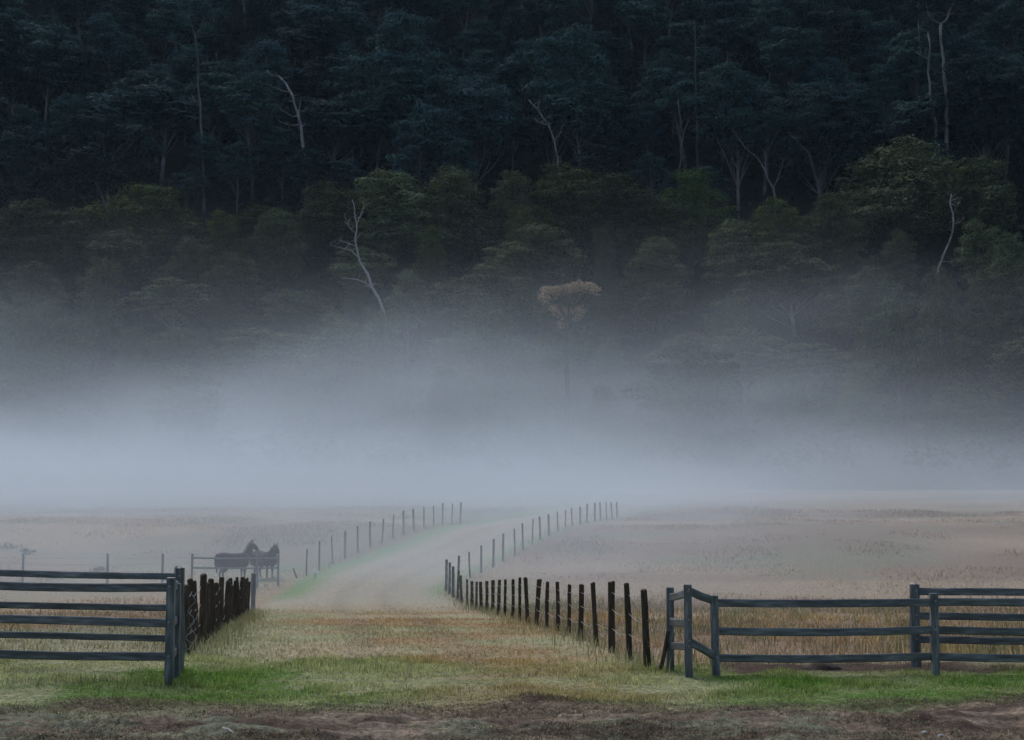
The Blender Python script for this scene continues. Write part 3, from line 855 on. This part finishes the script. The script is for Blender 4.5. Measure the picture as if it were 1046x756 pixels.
def rail_between(a, b, h, t, parent, origin, rng):
    """A sawn rail from a to b (points at its centre line), slightly bowed; local X runs along it."""
    a = Vector(a); b = Vector(b); d = b - a; L = d.length
    n = max(2, int(L / 0.4)); bow = rng.normal() * 0.012 - 0.008
    bm = bmesh.new(); rings = []
    for k in range(n + 1):
        s = k / n; off = bow * math.sin(math.pi * s) + rng.normal() * 0.0015; oy = rng.normal() * 0.0015
        hh, tt, c = h / 2 * (1 + rng.normal() * 0.012), t / 2, 0.014
        ring = []
        for (y, z) in ((-tt + c, -hh), (tt - c, -hh), (tt, -hh + c), (tt, hh - c), (tt - c, hh), (-tt + c, hh), (-tt, hh - c), (-tt, -hh + c)):
            ring.append(bm.verts.new((L * s, y + oy, z + off)))
        rings.append(ring)
    for r0, r1 in zip(rings, rings[1:]):
        for k in range(8):
            bm.faces.new((r0[k], r0[(k + 1) % 8], r1[(k + 1) % 8], r1[k]))
    bm.faces.new(rings[0][::-1]); bm.faces.new(rings[-1])
    bmesh.ops.recalc_face_normals(bm, faces=bm.faces[:])
    me = bpy.data.meshes.new('rail'); bm.to_mesh(me); bm.free()
    o = link('rail', me, M['rail'], parent)
    o.location = a - origin
    o.rotation_euler = d.to_track_quat('X', 'Z').to_euler()
    return o

def round_post_mesh(name, r, h, rng, sides=9):
    P = []; R = []
    n = 6
    bx, by = rng.normal(size=2) * 0.012
    for k in range(n + 1):
        t = k / n
        P.append(Vector((bx * math.sin(3 * t), by * math.sin(2.3 * t), -0.35 + t * (h + 0.35))))
        R.append(r * (1.06 - 0.12 * t) * (1 + rng.normal() * 0.03))
    P.append(P[-1] + Vector((0.004, 0, 0.012))); R.append(R[-1] * 0.72)
    v, q = tube(P, R, sides)
    v = [p + Vector((rng.normal(), rng.normal(), rng.normal() * 0.5)) * r * 0.05 for p in v]
    return join_parts(name, [(v, q)], False)

def rail_fence(label, posts, spans, heights, size=0.11, rail=(0.115, 0.052), round_=False, seed=1):
    """posts: (x, y, height); spans: pairs of post numbers that three rails join; heights: rail heights above the ground."""
    rng = np.random.default_rng(seed)
    x0, y0, _ = posts[0]
    org = Vector((x0, y0, gz(x0, y0)))
    root = empty('rail_fence', org)
    for (x, y, h) in posts:
        z = gz(x, y)
        if round_: me = round_post_mesh('post', size * 0.55, h, rng); o = link('post', me, M['rail_post'], root); o.location = Vector((x, y, z)) - org
        else:
            me = block_mesh('post', size, size, h + 0.4, 0.012); o = link('post', me, M['rail_post'], root); o.location = Vector((x, y, z - 0.4)) - org
        o.rotation_euler = (rng.normal() * 0.008, rng.normal() * 0.008, rng.normal() * 0.06)
    bolt = join_parts('bolt', [tube([Vector((0, 0.004, 0)), Vector((0, -0.014, 0))], [0.013, 0.012], 6)], False); bolt.materials.append(M['wire'])
    for (i, j, hs) in spans:
        (xa, ya, _), (xb, yb, _) = posts[i], posts[j]
        for (x, y, _) in (posts[i], posts[j]):
            for hh in (hs or heights):
                h0 = hh if not isinstance(hh, tuple) else hh[0 if (x, y) == (xa, ya) else 1]
                o = link('bolt', bolt, None, root); o.location = Vector((x + rng.normal() * 0.008, y - size * (0.57 if round_ else 0.5), gz(x, y) + h0 + 0.015 + rng.normal() * 0.006)) - org
        for k, hh in enumerate(hs or heights):
            h0, h1 = hh if isinstance(hh, tuple) else (hh, hh)
            rail_between((xa, ya, gz(xa, ya) + h0), (xb, yb, gz(xb, yb) + h1 + rng.normal() * 0.006), rail[0], rail[1], root, org, rng)
    return tag(root, label, 'fence', 'cattle race rail fences')

def px_x(px, Y): return (px - CX) * Y / F * (1 / (_ct + _st * 0.14))

def top_h(px, py, Y):
    x = px_x(px, Y)
    return at(px, py, Y).z - gz(x, Y)

LF, LB, RF, RB = 21.75, 23.4, 23.3, 25.0
def rail_h(pys, px, Y): return [top_h(px, p, Y) for p in pys]
rail_fence('blue grey three rail fence at left, the nearer one of the pair', [(px_x(174, LF), LF, top_h(174, 590, LF)), (px_x(174, LF) - 3.3, LF - 0.05, 1.42), (px_x(174, LF) - 6.6, LF - 0.1, 1.42), (px_x(180.5, 22.7), 22.7, 1.34)],
           [(0, 1, None), (1, 2, None), (0, 3, None)], rail_h((600, 636.5, 670.5), 174, LF), 0.115, (0.118, 0.055), seed=1)
rail_fence('blue grey three rail fence at left, the one behind', [(px_x(183.5, LB), LB, top_h(183, 580, LB)), (px_x(183, LB) - 3.3, LB, 1.45), (px_x(183, LB) - 6.6, LB, 1.45)],
           [(0, 1, None), (1, 2, None)], rail_h((589, 621, 652.5), 183, LB), 0.15, (0.10, 0.05), True, seed=2)
xC, xD = px_x(731, RF), px_x(954, RF)
rail_fence('blue grey three rail fence at right with splayed corner posts, the nearer one', [(xC, RF, top_h(731, 608, RF)), (xD, RF, top_h(954, 606, RF)), (2 * xD - xC, RF, 1.22), (3 * xD - 2 * xC, RF, 1.22),
            (px_x(703, 22.9), 22.9, top_h(703, 597, 22.9)), (px_x(684, 24.2), 24.2, top_h(684, 600, 24.2))],
           [(0, 1, None), (1, 2, None), (2, 3, None), (4, 0, [(1.25, 1.10), (0.52, 0.28)]), (5, 4, [(1.10, 1.22), (0.74, 0.80), (0.36, 0.44)])], rail_h((616, 644.5, 672), 731, RF), 0.115, (0.115, 0.055), seed=3)
rail_fence('blue grey three rail fence at right, taller one standing behind', [(px_x(934.5, RB), RB, top_h(934, 597, RB)), (px_x(934.5, RB) + 3.3, RB, 1.42), (px_x(934.5, RB) + 6.6, RB, 1.42)],
           [(0, 1, None), (1, 2, None)], rail_h((604, 629, 653), 934, RB), 0.15, (0.115, 0.05), True, seed=4)

# ------------------------------------------------------------------ post and wire fences along the track
def wire_fence(label, pts, wires, mat='post', r=0.052, seed=0, extra=None, wire_r=0.006):
    """pts: (px, top py, depth); posts stand on the ground and reach the photographed top."""
    rng = np.random.default_rng(seed)
    L = []
    for (px, py, Y) in pts:
        x = px_x(px, Y); z = gz(x, Y)
        h = min(1.45, max(0.8, at(px, py, Y).z - z))
        L.append((x, Y, z, h))
    org = Vector(L[0][:3])
    root = empty('wire_fence', org)
    shapes = [round_post_mesh('post', r, 1.2, rng) for _ in range(6)]
    for me in shapes: me.materials.append(M[mat])
    for k, (x, y, z, h) in enumerate(L):
        o = link('post', shapes[k % 6], None, root)
        o.location = Vector((x, y, z)) - org
        s = rng.uniform(0.78, 1.25)
        o.scale = (s, s, h / 1.2)
        o.rotation_euler = (rng.normal() * 0.03, rng.normal() * 0.035, rng.uniform(0, 6.28))
    for hh in wires:
        P = []
        for k in range(len(L) - 1):
            a, b = L[k], L[k + 1]
            n = 4 if a[1] < 40 else 2
            sag = rng.uniform(0.02, 0.09)
            for i in range(n):
                t = i / n
                P.append(Vector((a[0] + (b[0] - a[0]) * t + 0.0, a[1] + (b[1] - a[1]) * t - 0.06, a[2] + (b[2] - a[2]) * t + hh * (a[3] + (b[3] - a[3]) * t) - sag * math.sin(math.pi * t))) - org)
        a = L[-1]; P.append(Vector((a[0], a[1] - 0.06, a[2] + hh * a[3])) - org)
        link('wire', join_parts('wire', [tube(P, [wire_r] * len(P), 4)]), M['wire'], root)
    if extra: extra(root, org, rng)
    return tag(root, label, 'fence', 'wire fences along the track')

R1 = [(661, 603, 24.6), (642, 596.7, 26.6), (625, 594.7, 28.8), (609, 595.5, 31.2), (593, 597.5, 33.6), (581, 597.5, 36.0), (569.6, 595, 38.2), (559, 594.7, 40.3),
      (548, 592, 42.4), (539, 590.4, 44.5), (531, 590.4, 46.8), (523.5, 592, 49.2), (516, 592.4, 51.4), (509, 592.7, 53.2), (503, 593, 54.8), (497, 593.8, 56.4), (491.5, 594.5, 58.0),
      (487, 594.5, 59.5), (482, 594, 61.0), (477, 592, 62.6), (472, 588, 64.2), (468, 583.5, 65.8), (463, 579, 67.4), (459, 575, 69.0), (455.5, 572, 70.5)]
R2 = [(468.7, 568, 73.0), (480.4, 564, 75.4), (491.6, 557.5, 77.8), (503.7, 551, 80.2), (514, 544, 82.6), (526, 538, 85.2), (534, 534, 87.6), (544, 530.5, 90.0), (552, 528, 92.4), (561, 525.5, 94.8),
      (570, 523, 97.2), (577.6, 521.5, 99.6), (585, 519, 102), (593, 518, 104.4), (600, 515, 106.8), (608, 513.8, 109), (613.5, 513.5, 111), (620, 513, 113), (626, 513, 115), (631, 513, 117)]
def brace_right(root, org, rng):
    a = at(672, 682, 24.0); b = at(682.5, 645, 24.15)
    a.z = gz(a.x, a.y) - 0.15
    o = link('brace', join_parts('brace', [tube([a - org, (a + b) / 2 - org + Vector((0.01, 0, 0)), b - org], [0.034, 0.032, 0.03], 8)], False), M['post'], root)
    # wires carry on to the rail fence post
    for hh in (0.35, 0.62, 0.86):
        p0 = Vector((px_x(661, 24.6), 24.54, gz(px_x(661, 24.6), 24.6) + hh * 1.05))
        p1 = Vector((px_x(684, 24.2), 24.13, gz(px_x(684, 24.2), 24.2) + hh * 1.05 - 0.04))
        link('wire', join_parts('wire', [tube([p0 - org, (p0 + p1) / 2 - org - Vector((0, 0, 0.02)), p1 - org], [0.0035] * 3, 4)]), M['wire'], root)
wire_fence('dark wooden post and wire fence right of the track, curving into the dip', R1, (0.35, 0.62, 0.86), seed=5, extra=brace_right)
wire_fence('faint post and wire fence climbing away right of the track into the mist', R2, (0.4, 0.8), seed=6)

L1 = []
n = 25
for k in range(n):
    t = k / (n - 1); Y = 27.0 + 27.5 * t
    px = 192 + (253 - 192) * (1 - 27.0 / Y) / (1 - 27.0 / 54.5)
    x = px_x(px, Y); h = 1.16 + 0.10 * math.sin(k * 2.3) + (0.12 if k in (2, 3) else 0)
    z = gz(x, Y) + h
    L1.append((px, HORIZON - F * (z - CAM_H) / Y, Y))
def end_post_left(root, org, rng):
    for (px, pt, Y) in ((259, 586, 56.5),):
        x = px_x(px, Y); z = gz(x, Y)
        o = link('end_post', round_post_mesh('end_post', 0.085, at(px, pt, Y).z - z, rng), M['grey_post'], root)
        o.location = Vector((x, Y, z)) - org
    # loose loops of pale wire hanging on the first posts
    for c, (hx, hz, L_) in enumerate(((0.10, 1.02, 0.55), (0.14, 0.72, 0.6), (0.06, 0.42, 0.4))):
        x, Y = px_x(192, 27.0), 27.0
        p = Vector((x + hx, Y - 0.1, gz(x, Y) + hz))
        P = [p + Vector((0.07 * math.sin(k * 1.7 + c), -0.02 * k, -L_ * k / 6)) - org for k in range(7)]
        link('wire', join_parts('wire', [tube(P, [0.005] * 7, 4)]), M['wire'], root)
wire_fence('dark wooden post and wire fence on the left side of the track, seen end on', L1, (0.3, 0.58, 0.84), r=0.06, seed=7, extra=end_post_left)

L2 = [(313, 561, 78.0), (326, 553, 80.0), (339.6, 546, 82.2), (352, 540, 84.4), (365, 536, 86.6), (378, 531, 88.8), (389.6, 530, 90.8), (401, 526, 92.8), (412, 521, 94.8), (422.5, 520, 96.7),
      (432.6, 518, 98.5), (442.6, 517, 100.2), (452, 514, 102), (461, 514.5, 103.6), (470, 512.5, 105.2)]
def brace_left(root, org, rng):
    a = at(304, 592, 77.0); b = at(299.5, 584, 77.2)
    a.z = gz(a.x, a.y) - 0.1; b.z = a.z + 0.55
    link('brace', join_parts('brace', [tube([a - org, b - org], [0.05, 0.045], 7)], False), M['post'], root)
wire_fence('faint post and wire fence climbing away left of the track into the mist', L2, (0.4, 0.8), seed=8, extra=brace_left)

# paddock fence in front of the ponies
def paddock_fence():
    rng = np.random.default_rng(31)
    Y = 74.0
    pts = [-70, 22, 109, 165, 196, 262, 284]
    L = [(px_x(p, Y), Y + (0.15 if p in (22, 165) else 0)) for p in pts]
    org = Vector((L[0][0], L[0][1], gz(*L[0])))
    root = empty('paddock_fence', org)
    top = at(196, 566, Y).z
    sh = [round_post_mesh('post', 0.06, 1.2, rng) for _ in range(3)]
    for m_ in sh: m_.materials.append(M['grey_post'])
    for k, (x, y) in enumerate(L):
        z = gz(x, y); o = link('post', sh[k % 3], None, root); o.location = Vector((x, y, z)) - org
        o.scale = (1, 1, max(0.9, top - z) / 1.2)
    for py in (570, 580):
        zz = at(196, py, Y).z
        a = Vector((L[4][0], Y - 0.09, zz)); b = Vector((L[6][0], Y - 0.09, zz))
        r = rail_between(a, b, 0.085, 0.04, root, org, rng); r.data.materials.clear(); r.data.materials.append(M['grey_post'])
    for py in (569.5, 576, 583):
        zz = at(196, py, Y).z
        P = [Vector((x, y - 0.07, zz + 0.02 * rng.normal())) - org for (x, y) in L[:5]]
        link('wire', join_parts('wire', [tube(P, [0.006] * len(P), 4)]), M['wire'], root)
    tag(root, 'pale grey paddock fence with two rails in front of the dark ponies', 'fence')
paddock_fence()

# ------------------------------------------------------------------ animals
def skin_mesh(name, nodes, edges, root, sub=2):
    """nodes: (x, y, z, radius); grows one continuous surface over the skeleton."""
    me = bpy.data.meshes.new(name + '_skeleton')
    me.from_pydata([n[:3] for n in nodes], edges, [])
    o = bpy.data.objects.new(name + '_skeleton', me); COL.objects.link(o)
    md = o.modifiers.new('skin', 'SKIN'); md.use_smooth_shade = True
    for k, n in enumerate(nodes):
        sv = me.skin_vertices[0].data[k]
        sv.radius = (n[3], n[3]) if len(n) < 5 else (n[3], n[4]); sv.use_root = (k == root)
    sb = o.modifiers.new('sub', 'SUBSURF'); sb.levels = sub; sb.render_levels = sub
    dg = bpy.context.evaluated_depsgraph_get()
    out = bpy.data.meshes.new_from_object(o.evaluated_get(dg))
    bpy.data.objects.remove(o); bpy.data.meshes.remove(me)
    out.name = name
    out.polygons.foreach_set('use_smooth', [True] * len(out.polygons))
    return out

M['rug'] = noise_mat('dark_rug_cloth', [(0.3, (0.016, 0.014, 0.018)), (0.7, (0.035, 0.030, 0.036))], (8, 8, 8), 0.85, 0.2)

def pony(label, px, Y, yaw, scale, mat, head_up, seed):
    rng = np.random.default_rng(seed)
    x = px_x(px, Y)
    root = empty('pony', (x, Y, gz(x, Y)), yaw)
    root.scale = (scale,) * 3
    N = [(-0.62, 0, 1.0, .31), (-0.30, 0, .96, .35), (0.10, 0, .93, .36), (0.45, 0, .98, .33), (0.62, 0, 1.13, .26)]
    E = [(0, 1), (1, 2), (2, 3), (3, 4)]
    if head_up: hd = [(0.76, 0, 1.36, .21), (0.86, 0, 1.58, .16), (0.96, 0, 1.76, .14), (1.12, 0, 1.60, .12), (1.26, 0, 1.44, .09)]
    else: hd = [(0.78, 0, 1.30, .21), (0.90, 0, 1.46, .17), (1.02, 0, 1.58, .14), (1.17, 0, 1.42, .12), (1.28, 0, 1.25, .09)]
    N += hd; E += [(4, 5), (5, 6), (6, 7), (7, 8), (8, 9)]
    for s in (-1, 1):
        b = len(N)
        N += [(.46, s * .15, .82, .12), (.48, s * .15, .62, .085), (.48, s * .15, .42, .058), (.47, s * .15, .16, .042), (.50, s * .15, .05, .055)]
        E += [(3, b), (b, b + 1), (b + 1, b + 2), (b + 2, b + 3), (b + 3, b + 4)]
        b = len(N)
        N += [(-.56, s * .16, .82, .16), (-.48, s * .17, .64, .11), (-.70, s * .16, .42, .06), (-.66, s * .16, .16, .045), (-.62, s * .16, .05, .055)]
        E += [(0, b), (b, b + 1), (b + 1, b + 2), (b + 2, b + 3), (b + 3, b + 4)]
    link('body', skin_mesh('body', N, E, 2), mat, root)
    V = []; Q = []
    st = [(-.95, .16, 1.08), (-.88, .32, .78), (-.6, .42, .66), (-.2, .45, .62), (.25, .44, .64), (.54, .37, .74), (.66, .22, .94)]
    m_ = 14
    for (sx_, ry, zl) in st:
        top = {-.95: 1.22, -.88: 1.32, -.6: 1.37, -.2: 1.31, .25: 1.31, .54: 1.36}.get(sx_, 1.34)
        for k in range(m_ + 1):
            a = math.pi * k / m_
            yy = ry * math.cos(a); zz = zl + (top - zl) * math.sin(a) ** 0.55
            V.append(Vector((sx_ + rng.normal() * .006, yy + rng.normal() * .006, zz)))
    for i in range(len(st) - 1):
        for k in range(m_):
            a = i * (m_ + 1) + k; Q.append((a, a + m_ + 1, a + m_ + 2, a + 1))
    rg = link('rug', join_parts('rug', [(V, Q)]), M['rug'], root)
    so = rg.modifiers.new('thickness', 'SOLIDIFY'); so.thickness = 0.02
    pl, nk = hd[2], hd[0]
    for s in (-1, 1):
        link('ear', join_parts('ear', [tube([Vector((pl[0] - .02, s * .06, pl[2] + .06)), Vector((pl[0] - .01, s * .075, pl[2] + .14)), Vector((pl[0] + .01, s * .08, pl[2] + .22))], [.03, .032, .006], 6)]), mat, root)
    mane = [tube([Vector((0.60 + (pl[0] - .60) * t - 0.10, 0.02, 1.30 + (pl[2] - 1.22) * t)), Vector((0.56 + (pl[0] - .60) * t - 0.10, s * .12, 1.20 + (pl[2] - 1.22) * t)), Vector((0.55 + (pl[0] - .60) * t - .08, s * .16, 1.06 + (pl[2] - 1.22) * t))], [.05, .045, .012], 5)
            for t in np.linspace(0.05, 0.98, 9) for s in (-1, 1)]
    link('mane', join_parts('mane', mane), M['hair'], root)
    link('tail', join_parts('tail', [tube([Vector((-.78, 0, 1.12)), Vector((-.90, 0, 1.04)), Vector((-.93, 0.01, .75)), Vector((-.91, 0.02, .42))], [.05, .07, .08, .02], 7)]), M['hair'], root)
    return tag(root, label, 'pony', 'dark ponies behind the paddock fence')
pony('dark rugged pony with raised head, left one of the two behind the rails', 239, 77.0, math.radians(38), 1.02, M['pony'], True, 1)
pony('dark pony turned towards the camera, right one of the two behind the rails', 270, 77.6, math.radians(-50), 1.0, M['pony_b'], False, 2)

def bird():
    Y = 76.0; x = px_x(322, Y)
    root = empty('white_bird', (x, Y, gz(x, Y)), math.radians(200)); root.scale = (1.35,) * 3
    N = [(-.13, 0, .17, .02), (-.06, 0, .19, .05), (0, 0, .21, .065), (.05, 0, .25, .05), (.075, 0, .31, .026), (.06, 0, .36, .022), (.085, 0, .40, .028)]
    link('body', skin_mesh('body', N, [(k, k + 1) for k in range(6)], 2), M['feather'], root)
    link('beak', join_parts('beak', [tube([Vector((.105, 0, .40)), Vector((.165, 0, .39))], [.011, .002], 6)]), M['beak'], root)
    for s in (-1, 1):
        link('leg', join_parts('leg', [tube([Vector((.0, s * .025, .16)), Vector((.01, s * .027, .08)), Vector((0, s * .028, .0)), Vector((.05, s * .03, .0))], [.009, .007, .007, .005], 5)]), M['leg'], root)
    tag(root, 'small white bird standing on the grassy edge of the track by the far left fence', 'bird')
bird()

# ------------------------------------------------------------------ low bushes in the left paddock
def low_bush(label, px, Y, wpx, seed):
    rng = np.random.default_rng(seed)
    x = px_x(px, Y); root = empty('low_bush', (x, Y, gz(x, Y)))
    w = wpx * Y / F
    cl = [(rng.uniform(-.5, .5) * w, rng.uniform(-.4, .4) * w, rng.uniform(.02, .24), rng.uniform(.28, .45) * max(0.7, w * 0.6)) for _ in range(7)]
    V, Q = leaf_cloud(rng, cl, 260, 0.12, 0.7)
    link('foliage', np_mesh('foliage', V, Q), M['leaf_bush'], root)
    st = [tube([Vector((0, 0, -.1)), Vector((c[0] * .5, c[1] * .5, c[2] * .4)), Vector(c[:3])], [.025, .018, .008], 5) for c in cl]
    link('stem', join_parts('stem', st), M['bark_dark'], root)
    tag(root, label, 'bush', 'low bushes in the left paddock')
low_bush('low dark bush near the left edge of the misty paddock, the larger one', 7, 90, 22, 1)
low_bush('low dark bush just right of the larger one in the misty paddock', 27, 88, 12, 2)
low_bush('small low bush behind the paddock fence between its first and second post', 55, 78.5, 14, 3)
low_bush('small low bush behind the second paddock fence post', 98, 80, 13, 4)
low_bush('small dark bush at the foot of the left fence far end', 236, 50.0, 10, 5)

# ------------------------------------------------------------------ small things on the ground
def stone(name, label, px, py, Y, sx, sy, sz, mat, cat, seed, group=None):
    rng = np.random.default_rng(seed)
    bm = bmesh.new(); bmesh.ops.create_icosphere(bm, subdivisions=3, radius=1.0)
    off = rng.uniform(-5, 5, 3)
    for v in bm.verts:
        c = v.co
        k = 1 + 0.14 * math.sin(3.1 * c.x + off[0]) * math.sin(2.7 * c.y + off[1]) + 0.06 * math.sin(6.3 * c.z + off[2] + c.x * 4)
        v.co = Vector((c.x * sx * k, c.y * sy * k, (c.z - 0.15) * sz * k))
    me = bpy.data.meshes.new(name); bm.to_mesh(me); bm.free()
    me.polygons.foreach_set('use_smooth', [True] * len(me.polygons))
    for _ in range(12):
        x = px_x(px, Y); Y = 0.5 * Y + 0.5 * F * (CAM_H - gz(x, Y) - 0.6 * sz) / (py - HORIZON)
    x = px_x(px, Y)
    o = link(name, me, M[mat]); o.location = (x, Y, gz(x, Y) + 0.35 * sz * (name == 'stone'))
    return tag(o, label, cat, group)
stone('stone', 'small white stone on the mud at lower right, left one of two', 942, 744, 17.05, .035, .03, .03, 'stone', 'stone', 1, 'white stones in the mud')
stone('stone', 'small white stone on the mud at lower right, right one of two', 958, 747, 16.9, .04, .03, .028, 'stone', 'stone', 2, 'white stones in the mud')
stone('earth_mound', 'small dark mound of earth under the right rail fence', 838, 676, 24.6, .30, .25, .16, 'rock', 'mound', 3)
def stick():
    a = at(228, 743, 17.2); b = at(241, 749, 17.0)
    a.z = gz(a.x, a.y) + .045; b.z = gz(b.x, b.y) + .045
    P = [Vector((0, 0, 0)), (b - a) * .4 + Vector((0, 0, .012)), (b - a) * .75, (b - a)]
    o = link('fallen_stick', join_parts('fallen_stick', [tube(P, [.010, .013, .011, .006], 7)]), M['stick'])
    o.location = a
    tag(o, 'short pale stick lying on the mud at lower left', 'stick')
stick()

# ------------------------------------------------------------------ grass
def blades(name, x, y, length, width, lean, col, kind='stuff', label=None, zoff=0.0):
    rng = np.random.default_rng(len(x))
    n = len(x)
    z = surface(x, y) - 0.02 + zoff
    ang = rng.random(n) * 6.283
    dx, dy = np.cos(ang), np.sin(ang)
    la = rng.random(n) * 6.283; ll = lean * length * rng.random(n)
    lx, ly = np.cos(la) * ll, np.sin(la) * ll
    w = width * (0.6 + 0.8 * rng.random(n)) * 0.5
    b0 = np.stack([x - dx * w, y - dy * w, z], -1); b1 = np.stack([x + dx * w, y + dy * w, z], -1)
    mz = z + length * 0.6
    m0 = np.stack([x - dx * w * .7 + lx * .35, y - dy * w * .7 + ly * .35, mz], -1); m1 = np.stack([x + dx * w * .7 + lx * .35, y + dy * w * .7 + ly * .35, mz], -1)
    t = np.stack([x + lx, y + ly, z + length * (1 - 0.25 * lean)], -1)
    V = np.stack([b0, b1, m0, m1, t], 1).reshape(-1, 3)
    o = np.arange(n)[:, None] * 5
    T = np.concatenate([o + np.array([[0, 1, 3]]), o + np.array([[0, 3, 2]]), o + np.array([[2, 3, 4]])], 0)
    C = np.repeat(col[:, None, :], 5, 1).reshape(-1, 3)
    ob = link(name, np_mesh(name, V, T, False, C), M['grass'])
    tag(ob, label, None, None, kind)
    return ob

def pick(rng, n, x0, x1, y0, y1, dens):
    x = x0 + (x1 - x0) * rng.random(n); y = y0 + (y1 - y0) * rng.random(n)
    k = rng.random(n) < dens(x, y)
    k &= np.abs(x) < 0.36 * y + 1.6
    return x[k], y[k]

def in_soil(x, y):
    return sstep(3.0, 3.6, x) * sstep(8.3, 7.0, x) * sstep(23.7, 24.0, y) * sstep(26.8, 25.6, y)

def jitter(rng, c, v=0.25, sat=0.0):
    k = 1 + v * (rng.random((len(c), 1)) * 2 - 1)
    return np.clip(c * k, 0.01, 0.6)

g = np.random.default_rng(21)
# short green and pale sward in front of and under the fences
x, y = pick(g, 230000, -10, 10.5, 17.4, 27.5, lambda x, y: sstep(17.9, 19.4, y + 3.0 * (fbm(x, y, 2.2, 4) - .5)) * (0.35 + 0.65 * sstep(0.35, 0.6, fbm(x, y, 0.5, 3))) * (1 - 0.96 * in_soil(x, y)) * sstep(28, 25, y))
ht = 0.03 + 0.17 * fbm(x, y, 0.8, 3) ** 2 * sstep(18.5, 20.5, y) * (0.5 + g.random(len(x)))
blades('green_grass', x, y, ht, 0.010, 0.9, jitter(g, tint(x, y) * np.array([1.34, 1.40, 1.2]), 0.5), label='short green grass in front of the rail fences')
# tufts in the mud
x, y = pick(g, 80000, -8, 8.5, 15.0, 19.8, lambda x, y: sstep(0.47, 0.60, fbm(x, y, 2.2, 4) + 0.10 * sstep(1, 5, x) + 0.06 * sstep(-2, -5, x)) * sstep(0.32, 0.55, fbm(x * .5, y, 0.35, 3)))
blades('mud_grass', x, y, 0.02 + 0.045 * g.random(len(x)), 0.009, 1.0, jitter(g, np.tile(np.array([[0.20, 0.19, 0.11]]), (len(x), 1)), 0.5), label='sparse trampled grass in the muddy strip')
# flattened straw and stalks trodden into the mud
x, y = pick(g, 150000, -8, 8.5, 13.5, 20.0, lambda x, y: sstep(0.36, 0.62, fbm(x * .35, y, 0.5, 4)) * sstep(20.2, 18.6, y + 3.0 * (fbm(x, y, 2.2, 4) - .5)))
cs = np.array([0.26, 0.21, 0.15]) * (0.3 + 1.4 * g.random((len(x), 1)) ** 2) + np.array([0.0, 0.02, 0.0]) * g.random((len(x), 1))
blades('straw_litter', x, y, 0.03 + 0.035 * g.random(len(x)), 0.009, 3.0, cs, label='flattened straw trodden into the muddy strip', zoff=0.012)
# dry grass on the near part of the track
def d_dry(x, y):
    l, r = track_edges(y)
    return sstep(24.5, 27.5, y) * (0.3 + 0.7 * sstep(0.35, 0.6, fbm(x, y, 0.9, 3))) * np.where((x > l - .4) & (x < r + .4), 1.0, 0.35) * (1 - 0.97 * in_soil(x, y)) * sstep(66, 40, y)
x, y = pick(g, 230000, -24, 24, 24.5, 66, d_dry)
ht = 0.04 + 0.09 * fbm(x, y, 1.2, 3) * (0.5 + g.random(len(x)))
blades('dry_grass', x, y, ht, 0.018, 0.9, jitter(g, tint(x, y) * 1.22, 0.32), label='short dry straw grass on the track')
# tall tan grass in the paddocks
def d_tall(x, y):
    l, r = track_edges(y)
    out = sstep(0.35, 1.2, x - r) + sstep(-0.35, -1.2, x - l)
    return out * sstep(25.6, 27.2, y) * (0.22 + 0.78 * sstep(0.40, 0.62, fbm(x, y, 1.8, 3))) * (1 - in_soil(x, y)) * sstep(70, 45, y)
x, y = pick(g, 150000, -26, 26, 25.6, 70, d_tall)
ht = (0.12 + 0.50 * fbm(x, y, 2.0, 3) ** 1.8) * (0.55 + 0.6 * g.random(len(x))) * np.where(x < 0, 0.55, 1.0)
ctall = tint(x, y); gold = np.array([0.40, 0.265, 0.105]); k = sstep(0.4, 0.65, fbm(x + 11, y, 1.3, 3))[:, None] * 0.7
ctall = ctall * (1 - k) + gold * k
k = sstep(0.44, 0.60, fbm(x - 31, y, 1.0, 3))[:, None] * 0.75
ctall = ctall * (1 - k) + np.array([0.13, 0.145, 0.06]) * k
blades('tall_grass', x, y, ht, 0.020, 0.7, jitter(g, ctall * 1.2, 0.35), label='tall tan grass in the paddocks behind the fences')
# coarse tussocks further off
def d_far(x, y):
    l, r = track_edges(y)
    out = sstep(0.5, 2.0, x - r) + sstep(-0.5, -2.0, x - l)
    return out * (0.5 + 0.5 * sstep(0.45, 0.65, fbm(x, y * .6, 5, 3))) * sstep(48, 66, y)
x, y = pick(g, 200000, -54, 54, 48, 135, d_far)
ht = (0.03 + 0.36 * sstep(0.35, 0.75, fbm(x, y, 4, 3))) * (0.5 + 0.6 * g.random(len(x)))
blades('paddock_grass', x, y, ht, 0.06, 1.7, jitter(g, tint(x, y) * 1.5, 0.25), label='coarse tan tussock grass in the far paddocks')
# rank grass along the foot of the wooden posts
xs, ys = [], []
for L_ in (R1, L1, R2, L2):
    for (px, py, Y) in L_:
        n_ = int(90 if Y < 60 else 40); xs.append(px_x(px, Y) + g.normal(size=n_) * 0.35); ys.append(Y + g.normal(size=n_) * 0.7)
x, y = np.concatenate(xs), np.concatenate(ys)
blades('fence_line_grass', x, y, 0.12 + 0.26 * g.random(len(x)), 0.018, 0.6, jitter(g, tint(x, y) * 0.85 + np.array([0.0, 0.02, 0.0]), 0.35), label='rank uncut grass along the foot of the wooden posts')
